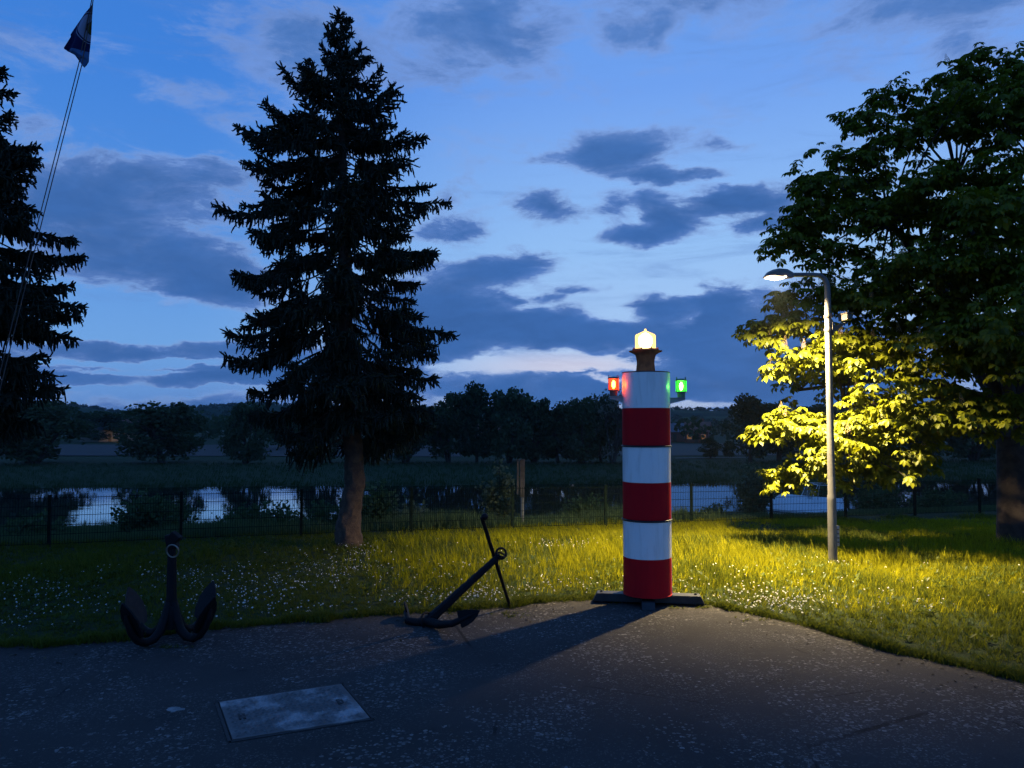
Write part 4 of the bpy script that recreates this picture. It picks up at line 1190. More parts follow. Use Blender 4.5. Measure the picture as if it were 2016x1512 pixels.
# ------------------------------------------------------------------ horse chestnut
CHY = 16.0
def chestnut():
    rs = np.random.RandomState(91)
    base = P(2004, 1085, CHY); base.z = grounded(base.x, CHY) - .03
    t = thing('chestnut_tree', 'large flowering horse chestnut at the right edge, its left side lamplit', 'tree', base)
    CB = mat('chestnut_bark', (.050, .038, .032), .95, var=.5, scale=7, bump=1.0, bscale=14)
    mb = MB(); fork = Vector((.05, .1, 2.7))
    mb.tube([(0, 0, -.1), (0, 0, .15), (-.02, .02, .9), (0, .05, 1.9), fork], [.46, .38, .32, .30, .30], 14)
    mb.build('trunk', CB, t, smooth=True)
    left = [(60, 60), (95, 110), (130, 165), (180, 268), (230, 330), (330, 412), (420, 462), (470, 492), (540, 470), (600, 512), (640, 532), (700, 505), (745, 440), (780, 452), (810, 500), (870, 508), (930, 478), (985, 480)]
    lz = np.array([P(2004, y, CHY).z for y, _ in left])[::-1] - base.z; lr = np.array([a for _, a in left])[::-1] / F_PX * CHY
    zmax = lz[-1]
    ph = rs.uniform(0, 6.28, 8)
    def radius(z, az):
        r = np.interp(z, lz, lr)
        lf = np.clip(-np.cos(az), 0, 1)
        smooth_r = 5.2 * np.sqrt(np.clip(1 - ((z - 4.6) / 5.9) ** 2, 0.02, 1))
        m_ = .9 + .10 * np.sin(az * 3 + ph[0] + z) + .07 * np.sin(az * 7 + ph[1] - z * 1.7)
        return r * lf ** .5 + smooth_r * m_ * (1 - lf ** .5)
    # foliage masses: those that make the outline of the crown, then a random fill
    LB_ = []
    for (x, y, Y, r) in [(1620, 690, 14.7, .80), (1545, 655, 15.2, .55), (1505, 645, 15.4, .35), (1700, 715, 14.5, .95), (1560, 720, 15.0, .45), (1560, 850, 14.7, .50), (1520, 848, 14.9, .30), (1640, 870, 14.3, .85), (1725, 860, 14.2, .95),
                         (1565, 945, 14.7, .42), (1610, 930, 14.5, .55), (1690, 930, 14.4, .50), (1760, 910, 14.1, .60), (1790, 800, 13.9, 1.1), (1850, 830, 13.6, .8), (1545, 475, 15.6, .45), (1600, 440, 15.6, .75), (1590, 600, 15.2, .75), (1620, 380, 15.7, .6),
                         (1650, 520, 15.2, .8), (1680, 340, 15.6, .7), (1710, 240, 15.8, .55), (1755, 205, 15.9, .55), (1790, 290, 15.5, .8), (1850, 240, 15.6, .7), (1880, 175, 15.9, .6), (1930, 130, 15.9, .50), (1990, 150, 15.8, .6), (1960, 230, 15.2, .9),
                         (1760, 420, 14.9, 1.0), (1700, 610, 14.7, .9), (1850, 400, 14.4, 1.0), (1950, 380, 14.0, 1.0), (1800, 560, 14.0, 1.0), (1900, 560, 13.5, 1.0), (1990, 560, 13.2, 1.0), (1880, 700, 13.3, 1.0), (1980, 720, 12.9, 1.0), (1940, 810, 13.3, .7), (2040, 300, 14.8, 1.2), (2060, 820, 13.3, .8)]:
        c = P(x, y, Y) - base; LB_.append((c.x, c.y, c.z, r))
    for _ in range(62):
        z_ = rs.uniform(2.2, zmax - 1.9); a_ = rs.uniform(0, 6.28); r_ = rs.uniform(.6, 1.1); R_ = radius(np.array(z_), np.array(a_)) * math.sqrt(rs.uniform(.15, .80))
        x_, y_ = R_ * math.cos(a_), R_ * math.sin(a_)
        if a_ > .4 and a_ < 2.7 and rs.rand() < .35: continue
        low = 3.0 if y_ < 0 or x_ > -1.5 else 2.2
        if z_ - r_ * .6 < low: z_ = low + r_ * .6 + rs.rand()
        if x_ < 0 and math.hypot(x_, y_) > radius(np.array(z_), np.array(a_)) - r_ * .7: continue
        LB_.append((x_, y_, z_, r_))
    C, fr, az = [], [], []
    for li, (x_, y_, z_, r_) in enumerate(LB_):
        nc = int(34 * r_ ** 1.7 + 5) if li < 41 else int(26 * r_ ** 1.7)
        d_ = rand_dirs(rs, nc); f_ = np.where(rs.rand(nc) < .75, rs.uniform(.72, 1.0, nc), rs.uniform(.3, .8, nc))
        d_[:, 2] = np.where(d_[:, 2] < -.5, -d_[:, 2] * .6, d_[:, 2])
        q = np.array([x_, y_, z_]) + d_ * (f_ * r_)[:, None] * np.array([1, 1, .82])
        C.append(q); fr.append(f_); az.append(np.arctan2(d_[:, 1], d_[:, 0]))
    C = np.concatenate(C); fr = np.concatenate(fr); az = np.concatenate(az)
    ok = (C[:, 2] > .6); C, fr, az = C[ok], fr[ok], az[ok]
    # limbs: to a subset of the clusters
    lm = MB()
    idx = rs.choice(len(C), 120, replace=False)
    main = []
    for k in range(11):
        a = k * 2.4 + rs.uniform(-.3, .3); e = Vector((math.cos(a) * rs.uniform(1.6, 3.0), math.sin(a) * rs.uniform(1.6, 3.0), rs.uniform(3.8, 7.6)))
        if k >= 8: e = Vector((math.cos(a) * .9, math.sin(a) * .9, rs.uniform(7.2, 8.8)))
        mid = fork.lerp(e, .5) + Vector((0, 0, .35)); lm.tube([fork - Vector((0, 0, .25)), mid, e], [.15, .10, .05], 8); main.append((mid, e))
    for k in range(4):      # low boughs reaching left over the lawn
        e = Vector((-3.6 - .5 * rs.rand(), -1.4 + .9 * k, 1.6 + .5 * rs.rand() + (k % 2) * 1.2)); s = Vector((0, 0, 2.3 + .2 * k)); mid = s.lerp(e, .5) + Vector((0, 0, .45))
        lm.tube([s, mid, e], [.12, .075, .03], 8); main.append((mid, e))
    for i in idx:
        c = Vector(C[i]); b = min((q for pr_ in main for q in pr_), key=lambda q: (q - c).length)
        lm.tube([b, b.lerp(c, .5) + Vector((0, 0, .12)), c], [.030, .018, .006], 5, cap=False)
    lm.build('boughs', CB, t)
    # palmate leaf: five to seven drooping obovate leaflets
    def leaf_template(seed, nl):
        r2 = np.random.RandomState(seed); V, Fc = [], []
        for i in range(nl):
            a = (i - (nl - 1) / 2) * (2 * math.pi * .82 / nl) + r2.normal(0, .06); L_ = (1.0 - .28 * abs(i - (nl - 1) / 2) / ((nl - 1) / 2)) * r2.uniform(.9, 1.1); w = L_ * .24
            dr = r2.uniform(.35, .75); d = np.array([math.cos(a), math.sin(a), 0]); s = np.array([-math.sin(a), math.cos(a), 0]); o = len(V)
            def pt_(f, sd, up=0): return d * L_ * f * math.cos(dr * f) + s * sd + np.array([0, 0, -L_ * f * math.sin(dr * f) + up])
            V += [pt_(.02, 0), pt_(.35, w * .55, .03), pt_(.68, w, .04), pt_(1.0, 0, -.02), pt_(.68, -w, .04), pt_(.35, -w * .55, .03), pt_(.5, 0, -.015)]
            for q in range(6): Fc.append([o + 6, o + q, o + (q + 1) % 6])
        o = len(V); V += [[0, .012, 0], [0, -.012, 0], [-.75, 0, .28]]; Fc.append([o, o + 1, o + 2])
        return np.array(V), np.array(Fc)
    temps = [leaf_template(1, 5), leaf_template(2, 7), leaf_template(3, 6)]
    CL = leaf_mat('chestnut_leaves', (.068, .084, .003), (.140, .148, .004), .40, .5, .028)
    # leaves round every cluster
    k = 7; N = len(C) * k
    cc = np.repeat(C, k, 0); a = rs.uniform(0, 6.28, N)
    radial = np.repeat(np.stack([np.cos(az), np.sin(az), np.zeros(len(az))], 1), k, 0)
    d = np.stack([np.cos(a), np.sin(a), rs.uniform(-.65, .25, N)], 1) + radial * .55
    d /= np.linalg.norm(d, axis=1, keepdims=True)
    L = cc + d * rs.uniform(.08, .24, N)[:, None] + rs.normal(0, .05, (N, 3))
    up = np.tile(np.array([0., 0., 1.]), (N, 1)) + radial * .35 + rs.normal(0, .30, (N, 3))
    s = rs.uniform(.125, .205, N)
    Mx = rot_frames(d, up=up) * s[:, None, None]
    which = rs.randint(0, 3, N)
    # the three hundred that show largest: nearest to the lamp on the camera side become single leaves
    lamp = np.array(LH - base); dist = np.linalg.norm(L - lamp, axis=1)
    score = dist + np.maximum(0, L[:, 1] + .2) * 1.2 + np.maximum(0, L[:, 2] - 4.2)
    order = np.argsort(score); single = np.zeros(N, bool); single[order[:300]] = True
    out = []
    for v_ in range(3):
        m_ = (which == v_) & ~single; out.append(scatter(temps[v_][0], temps[v_][1], Mx[m_], L[m_]))
    V, Fc = join(out)
    cr = link('crown', mesh_np('crown', V, Fc), CL, t); cr['kind'] = 'stuff'
    lms = [mesh_np('leaf', *temps[v_]) for v_ in range(3)]
    for m_ in lms: m_.materials.append(CL)
    for i in np.where(single)[0]:
        o = bpy.data.objects.new('leaf', lms[which[i]]); COL.objects.link(o); o.parent = t
        mm = Matrix([list(Mx[i][0]) + [L[i][0]], list(Mx[i][1]) + [L[i][1]], list(Mx[i][2]) + [L[i][2]], [0, 0, 0, 1]]); o.matrix_local = mm
    # flower candles standing on outer twigs
    fv, ff = [], []
    r2 = np.random.RandomState(5)
    for i in range(44):
        zz = .12 + .86 * i / 44; rr_ = .20 * (1 - zz) ** .75 + .015; an = i * 2.4
        c = np.array([math.cos(an) * rr_, math.sin(an) * rr_, zz]); q = .045 * (1.15 - zz * .7); o = len(fv)
        e1 = rand_dirs(r2, 1)[0] * q; e2 = np.cross(e1, rand_dirs(r2, 1)[0]); e2 = e2 / np.linalg.norm(e2) * q; e3 = np.cross(e1, e2) / q
        fv += [c + e1, c - e1, c + e2, c - e2, c + e3, c - e3]; ff += [[o, o + 2, o + 4], [o + 2, o + 1, o + 4], [o + 1, o + 3, o + 4], [o + 3, o, o + 4], [o + 2, o, o + 5], [o + 1, o + 2, o + 5], [o + 3, o + 1, o + 5], [o, o + 3, o + 5]]
    o = len(fv); fv += [np.array([.012, 0, -.1]), np.array([-.012, .01, -.1]), np.array([0, -.012, -.1]), np.array([0, 0, .98])]; ff += [[o, o + 1, o + 3], [o + 1, o + 2, o + 3], [o + 2, o, o + 3]]
    fm = mesh_np('flower_spike', np.array(fv), np.array(ff)); fm.materials.append(leaf_mat('chestnut_blossom', (.24, .17, .10), (.42, .32, .20), .3, .7, 0))
    outer = np.where((fr > .80) & (np.sin(az) < .35))[0]; rs.shuffle(outer)
    # more candles where the lamp shows them
    dl = np.linalg.norm(C - lamp, axis=1); pick = list(outer[:150]) + [i for i in np.argsort(dl)[:70] if C[i][1] < .9][:34]
    for i in pick:
        o = bpy.data.objects.new('flower_spike', fm); COL.objects.link(o); o.parent = t
        o.location = C[i] + np.array([rs.normal(0, .06), rs.normal(0, .06), .06]); sc = rs.uniform(.15, .25); o.scale = (sc, sc, sc)
        o.rotation_euler = (rs.normal(0, .14), rs.normal(0, .14), rs.uniform(0, 6.28))
    print('chestnut clusters', len(C), 'leaves', N, 'tris', len(Fc))
chestnut()

# ------------------------------------------------------------------ the striped light tower
TY = 9.6
TB = G(1275, 1188); TY = TB.y
def light_tower():
    base = Vector((TB.x, TB.y, .006)); TYc = TB.y
    t = thing('light_tower', 'red and white striped drum light tower with lit lantern on the terrace edge', 'light tower', base)
    def zz(y): return (P(1274, y, TYc) - base).z
    rad = 46.5 / F_PX * TYc
    def paint(name, col, col2, rough, spec):
        m = bpy.data.materials.new(name); m.use_nodes = True; n_ = NT(m.node_tree); b = n_.n['Principled BSDF']
        vec = n_.new('ShaderNodeTexCoord').outputs['Object']
        st = n_.smooth(n_.noise(n_.v('MULTIPLY', vec, (6, 6, .8)), 3.0, 5, .6), .45, .72)
        c = n_.mix(n_.m('MULTIPLY', st, .5), tuple(col) + (1,), tuple(col2) + (1,))
        sp = n_.smooth(n_.noise(vec, 38, 3, .6), .70, .76); c = n_.mix(n_.m('MULTIPLY', sp, .25), c, (.16, .10, .07, 1))
        n_.l.new(c, b.inputs['Base Color']); b.inputs['Roughness'].default_value = rough; b.inputs['Specular IOR Level'].default_value = spec
        bp = n_.new('ShaderNodeBump'); bp.inputs['Strength'].default_value = .16; bp.inputs['Distance'].default_value = .01
        n_.l.new(n_.noise(vec, 70, 4, .6), bp.inputs['Height']); n_.l.new(bp.outputs[0], b.inputs['Normal'])
        return m
    WHITE = paint('tower_white_paint', (.78, .77, .75), (.58, .56, .52), .24, .5); RED = paint('tower_red_paint', (.46, .004, .010), (.34, .003, .008), .6, .12)
    BLACK = mat('tower_black_rim', (.02, .02, .022), .45, .3, var=.2)
    yy = [(734, 804, 876), (879, 948, 1020), (1023, 1095, 1168)]
    for (a, m_, b) in yy:
        za, zm, zb = zz(a), zz(m_), zz(b)
        d = MB().lathe([(rad - .004, zm + .0005), (rad, zm + .004), (rad, za - .006), (rad - .006, za)], 64).build('drum', WHITE, t, smooth=True)
        MB().lathe([(rad - .006, zb), (rad, zb + .006), (rad, zm - .004), (rad - .004, zm - .0005)], 64).build('red_band', RED, d, smooth=True)
        if b < 1100:
            MB().torus((0, 0, (zb + zz(b + 3)) / 2 - .002), (0, 0, 1), rad + .006, .011, 64, 8).build('rim', BLACK, d, smooth=True)
        else:
            MB().torus((0, 0, zb + .004), (0, 0, 1), rad - .002, .008, 64, 8).build('rim', RED, d, smooth=True)
    MB().torus((0, 0, zz(734)), (0, 0, 1), rad - .004, .008, 64, 8).build('top_rim', mat('tower_rust_rim', (.12, .05, .04), .7), t, smooth=True)
    # vertical weld seam on the right flank
    MB().tube([(rad * .985, -rad * .17, zz(1166)), (rad * .985, -rad * .17, zz(736))], .004, 6).build('weld_seam', WHITE, t)
    # crossed steel channels under the tower
    STEEL = mat('tower_base_steel', (.035, .037, .042), .5, .5, var=.35, scale=6)
    A = P(1168, 1166, TYc + .10) - base; B = P(1386, 1181, TYc - .10) - base
    zc = zz(1168) - .052; A.z = B.z = zc
    def channel(a, b, h, w_, cut):
        d = (b - a).normalized(); s = Vector((-d.y, d.x, 0)); mb = MB()
        up = Vector((0, 0, 1))
        for sd in (-1, 1):
            pl = [a + d * cut + up * h / 2, b - d * cut + up * h / 2, b - up * h / 2, a - up * h / 2]
            mb.plate([q + s * sd * w_ / 2 for q in pl], s, .010)
        mb.plate([a + d * cut - s * w_ / 2 + up * h / 2, b - d * cut - s * w_ / 2 + up * h / 2, b - d * cut + s * w_ / 2 + up * h / 2, a + d * cut + s * w_ / 2 + up * h / 2], up, .010)
        for e, q in ((a, 1), (b, -1)):
            mb.plate([e + d * cut * q - s * w_ / 2 + up * h / 2, e + d * cut * q + s * w_ / 2 + up * h / 2, e + s * w_ / 2 - up * h / 2, e - s * w_ / 2 - up * h / 2], d * q + up * .6, .010)
        return mb
    channel(A, B, .095, .16, .05).build('base_beam', STEEL, t, bevel=.003)
    d = (B - A).normalized(); s = Vector((-d.y, d.x, 0))
    C0 = -s * .40; C1 = s * .66; C0.z = C1.z = .045
    channel(C0, C1, .078, .15, .05).build('base_beam', STEEL, t, bevel=.003)
    for q in (.075, .925):
        p = A.lerp(B, q)
        f = MB().tube([(p.x, p.y, -.004), (p.x, p.y, p.z + .075)], .010, 8); f.lathe([(.032, 0), (.032, .008)], 12, (p.x, p.y, 0)); f.lathe([(.018, .0), (.018, .015)], 6, (p.x, p.y, p.z + .05)); f.build('levelling_foot', STEEL, t)
    # lantern
    RUST = mat('lantern_rust_glow', (.50, .12, .03), .8, .0, var=.5, scale=12, bump=.3, bscale=60)  # rusty brown, its orange raised in the colour to stand in for lantern light
    r1 = 19.5 / F_PX * TYc
    zt = zz(733)
    MB().lathe([(r1 * .98, zt - .005), (r1 * .96, zt + .02), (r1 * .88, zt + .12), (r1 * .90, zt + .16), (r1 * 1.03, zz(699)), (r1 * 1.35, zz(695)), (r1 * 1.66, zz(692.5)), (r1 * 1.68, zz(691)), (r1 * 1.34, zz(690)), (r1 * 1.32, zz(687.5)), (.02, zz(687))], 40).build('lantern_pedestal', RUST, t, smooth=True)
    for k in range(8):
        a = k * math.pi / 4 + .3; x, y = math.cos(a) * r1 * 1.28, math.sin(a) * r1 * 1.28
        MB().tube([(x, y, zz(690)), (x, y, zz(685))], .009, 6).build('bolt', RUST, t)
    r2_ = 20.0 / F_PX * TYc
    dome = MB().lathe([(r2_ * .97, zz(687.5)), (r2_ * 1.0, zz(684)), (r2_ * 1.0, zz(662)), (r2_ * .93, zz(659)), (r2_ * .50, zz(655)), (r2_ * .16, zz(652)), (r2_ * .10, zz(650)), (r2_ * .10, zz(648)), (.004, zz(647.3))], 40, close=False).build('lantern_glass', lens_mat('lantern_glass', (.98, .90, .70), (1.0, .58, .10), 1.3), t, smooth=True)
    MB().lathe([(.01, zz(686)), (r2_ * .45, zz(684)), (r2_ * .72, zz(674)), (r2_ * .62, zz(663)), (r2_ * .3, zz(657)), (.005, zz(655.5))], 24).build('lamp_bulb', emit_mat('lantern_bulb', (1.0, .86, .52), 11.0), dome, smooth=True)
    # coloured side lamps on brackets
    def side_lamp(px, side, tint, glow, bulb, lightcol, power):
        Yl = TYc - .02
        c = P(px, 762, Yl) - base; r = 10.6 / F_PX * Yl
        z0, z1 = zz(768) - (.0 if side < 0 else .02), zz(746) - (.0 if side < 0 else .025)
        root = MB()
        BR = mat('bracket_paint', (.42, .42, .42), .5, .2)
        x_in = side * (rad - .01); zb_ = z0 - .085
        root.plate([(x_in, c.y, zb_ - .075), (x_in, c.y, zb_), (c.x + side * .05, c.y, zb_), (c.x + side * .05, c.y, zb_ - .022)], (0, 1, 0), .012)
        root.box(((x_in + c.x + side * .05) / 2, c.y, zb_ + .004), (abs(c.x + side * .05 - x_in), .07, .008))
        lamp = root.build('side_lamp', BR, t)
        CAP = mat('lamp_cap_' + ('red' if side < 0 else 'green'), (.30, .10, .08) if side < 0 else (.14, .24, .14), .5, .2)
        MB().lathe([(r * .70, zb_ + .01), (r * .74, z0 - .012), (r * 1.05, z0 - .010), (r * 1.05, z0)], 20, (c.x, c.y, 0)).build('lamp_base', CAP, lamp, smooth=True)
        MB().lathe([(r * .98, z0 + .0005), (r * 1.0, z0 + .01), (r * 1.0, z1 - .01), (r * .98, z1 - .0005)], 24, (c.x, c.y, 0), close=False).build('coloured_lens', lens_mat('lens_' + ('red' if side < 0 else 'green'), tint, glow, 1.0), lamp, smooth=True)
        MB().lathe([(r * 1.08, z1), (r * 1.08, z1 + .012), (r * .8, z1 + .024), (.01, z1 + .03)], 24, (c.x, c.y, 0)).build('lamp_cap', CAP, lamp, smooth=True)
        sp = MB()
        for k in range(4):
            a = k * math.pi / 2 + .5; sp.tube([(c.x + math.cos(a) * r * 1.12, c.y + math.sin(a) * r * 1.12, z0 - .012), (c.x + math.cos(a) * r * 1.12, c.y + math.sin(a) * r * 1.12, z1 + .045)], .005, 6)
        sp.build('guard_rods', CAP, lamp)
        zmid = (z0 + z1) / 2
        MB().lathe([(.004, zmid - .052), (r * .26, zmid - .035), (r * .36, zmid), (r * .26, zmid + .035), (.004, zmid + .052)], 14, (c.x, c.y, 0)).build('bulb', emit_mat('bulb_' + ('red' if side < 0 else 'green'), bulb[:3], bulb[3]), lamp, smooth=True)
        ld = bpy.data.lights.new('side_lamp_light', 'POINT'); ld.energy = power; ld.color = lightcol; ld.shadow_soft_size = .025
        lo = bpy.data.objects.new('side_lamp_light', ld); COL.objects.link(lo); lo.parent = t; lo.location = (c.x - side * .0, c.y - .03, zmid)
    side_lamp(1208, -1, (1.0, .30, .10), (1.0, .09, .015), (1.0, .66, .20, 40.0), (1.0, .13, .02), 2.6)
    side_lamp(1341, 1, (.45, 1.0, .30), (.05, .80, .03), (.80, 1.0, .50, 26.0), (.08, 1.0, .18), 1.2)
light_tower()

# ------------------------------------------------------------------ anchors
IRON = mat('anchor_black_iron', (.008, .008, .010), .6, .0, var=.35, scale=10, bump=.35, bscale=40, spec=.15)
RUSTI = mat('anchor_rusty_fluke', (.040, .022, .018), .8, .1, var=.4, scale=14, bump=.4, bscale=50)
STEELR = mat('anchor_ring_steel', (.30, .26, .22), .35, .8, var=.2)
def grapnel():
    b = G(336, 1262); b.z = .006
    t = thing('grapnel_anchor', 'black four-armed anchor standing upright with a ring at its head', 'anchor', b)
    sc = b.y / F_PX
    H = (P(340, 1052, b.y) - b).z
    z_col = (P(340, 1192, b.y) - b).z
    mb = MB(); mb.tube([(0, 0, .20), (0, 0, z_col + .05), (-.005, 0, H * .75), (-.012, 0, H - .10)], [.064, .056, .048, .042], 8); mb.build('shank', IRON, t, bevel=.004)
    MB().lathe([(.095, .13), (.090, .24), (.078, z_col - .01), (.076, z_col), (.056, z_col + .004)], 10).build('collar', IRON, t)
    hd = MB().box((-.006, 0, H - .075), (.11, .09, .16), Matrix.Rotation(R(-12), 3, 'Y')).build('head', IRON, t, bevel=.012)
    MB().box((.028, 0, H - .025), (.11, .10, .07), Matrix.Rotation(R(38), 3, 'Y')).build('head_plate', IRON, t, bevel=.01)
    MB().torus((.025, -.055, H - .165), (.12, 1, .15), .066, .008, 30, 8).build('ring', STEELR, t, smooth=True)
    curve = [(.02, .40), (.07, .25), (.13, .125), (.21, .065), (.30, .055), (.39, .10), (.46, .19), (.505, .30), (.525, .38)]
    for k, a in enumerate((R(245), R(160), R(67), R(-24))):
        d = Vector((math.cos(a), math.sin(a), 0)); s = Vector((-d.y, d.x, 0))
        pts = [d * r * 1.04 + Vector((0, 0, z)) for r, z in curve]
        ar = MB().tube(pts, [.046, .047, .047, .045, .043, .041, .038, .031, .016], 10).build('arm', IRON, t, smooth=True)
        tg = (pts[8] - pts[5]).normalized(); nrm = tg.cross(s).normalized(); c = pts[7] - nrm * 0
        inward = -d
        off = nrm * (.035 if nrm.dot(inward) > 0 else -.035)
        prof = [(-.21, 0.0, .035), (-.19, .5, .085), (-.10, 0, .115), (.03, 0, .112), (.13, 0, .070), (.215, 0, .008)]
        poly = [c + off + tg * q + s * w_ for q, _, w_ in prof] + [c + off + tg * q - s * w_ for q, _, w_ in prof[::-1]]
        MB().plate(poly, nrm, .022).build('fluke', RUSTI if k == 1 else IRON, ar, bevel=.004)
grapnel()
def admiralty():
    C_ = G(842, 1232); C_.z = .05
    b = Vector((C_.x, C_.y, .006))
    t = thing('admiralty_anchor', 'black stocked anchor lying tilted on the terrace edge left of the tower', 'anchor', b)
    HD = P(984, 1093, 9.15); foot = G(1005, 1197); ball = P(949, 1020, 8.92)
    L = lambda q: Vector(q) - b
    c = L(C_); h = L(HD); sd = (h - c).normalized()
    # shank : flattened tapering bar
    side = sd.cross(Vector((0, 0, 1))).normalized(); up2 = side.cross(sd).normalized()
    mb = MB(); vs = []; fs = []
    for f, w_, th in ((0, .060, .048), (.15, .050, .042), (.6, .040, .034), (.93, .034, .032), (1.0, .030, .030)):
        p = c.lerp(h, f)
        for (x, y) in ((-1, -.6), (-.6, -1), (.6, -1), (1, -.6), (1, .6), (.6, 1), (-.6, 1), (-1, .6)): vs.append(p + side * th * x + up2 * w_ * y)
    for i in range(4):
        for k in range(8): a_, b_ = i * 8 + k, i * 8 + (k + 1) % 8; fs.append((a_, b_, b_ + 8, a_ + 8))
    fs += [tuple(range(7, -1, -1)), tuple(32 + k for k in range(8))]
    mb.add(vs, fs).build('shank', IRON, t, bevel=.004)
    # stock : round bar through the head, bent over to a ball at its top
    st = [L(foot) + Vector((0, 0, .0)), L(foot).lerp(L(ball), .5), L(ball).lerp(L(foot), .03), L(ball), L(P(953, 1016.5, 8.92)), L(P(959, 1017, 8.92))]
    MB().tube(st, [.018, .023, .023, .023, .022, .020], 10).build('stock', IRON, t, smooth=True)
    bc = L(P(951, 1017.5, 8.90)); mbb = MB(); mbb.lathe([(.004, -.042), (.028, -.032), (.042, 0), (.028, .032), (.004, .042)], 16, tuple(bc + Vector((.02, 0, 0)))); mbb.build('stock_ball', IRON, t, smooth=True)
    jc = L(foot).lerp(L(ball), .55)
    MB().lathe([(.036, -.03), (.042, 0), (.036, .03)], 12, tuple(jc)).build('stock_collar', IRON, t, smooth=True)
    # shackle and ring at the head
    MB().torus(h + sd * .02 + Vector((0, -.02, .01)), side + Vector((0, 0, .2)), .062, .013, 28, 8).build('shackle', IRON, t, smooth=True)
    MB().torus(h + sd * .01, Vector((.3, -.2, 1)), .055, .011, 28, 8).build('ring', IRON, t, smooth=True)
    # arms
    Rt = L(P(938, 1206, 8.36)); Rm = L(P(890, 1228, 8.38)); Lt = L(P(801, 1196, 9.25)); Lm = L(P(803, 1222, 8.85))
    arm_r = [c + Vector((-.02, 0, -.0)), c.lerp(Rm, .5) + Vector((0, 0, -.022)), Rm, Rm.lerp(Rt, .6), Rt]
    arm_r = [Vector((p.x, p.y, max(p.z, .030))) for p in arm_r]
    a1 = MB().tube(arm_r, [.055, .047, .038, .030, .012], 10).build('arm', IRON, t, smooth=True)
    arm_l = [c + Vector((.02, 0, 0)), c.lerp(Lm, .55) + Vector((0, 0, -.03)), Lm, Lm.lerp(Lt, .6) + Vector((-.012, 0, 0)), Lt]
    arm_l = [Vector((p.x, p.y, max(p.z, .030))) for p in arm_l]
    a2 = MB().tube(arm_l, [.055, .050, .042, .032, .012], 10).build('arm', IRON, t, smooth=True)
    def fluke(arm, pts, tip, nrm_hint, size):
        tg = (pts[-1] - pts[-3]).normalized(); w = nrm_hint.cross(tg).normalized(); nn = tg.cross(w).normalized()
        prof = [(-.20, .095), (-.14, .125), (-.04, .118), (.05, .078), (.10, .035), (.125, .004)]
        poly = [tip + tg * q * size + w * wd * size for q, wd in prof] + [tip + tg * q * size - w * wd * size for q, wd in prof[::-1]]
        MB().plate(poly, nn, .020).build('fluke', IRON, arm, bevel=.004)
    fp = [L(P(x_, y_, 8.36)) for x_, y_ in ((899, 1204), (909, 1201.5), (921, 1200), (934, 1200.5), (945, 1202), (940, 1213), (932, 1223), (921, 1231), (909, 1237), (904, 1222))]
    MB().plate(fp, Vector((.1, -1.0, .25)), .022).build('fluke', IRON, a1, bevel=.004)
    fluke(a2, arm_l, arm_l[-1] - (arm_l[-1] - arm_l[-3]).normalized() * .05, Vector((1.0, .12, .3)), .95)
    MB().torus(c + Vector((-.01, -.04, .02)), Vector((.75, -.55, .2)), .085, .012, 28, 8).build('crown_ring', IRON, t, smooth=True)
admiralty()

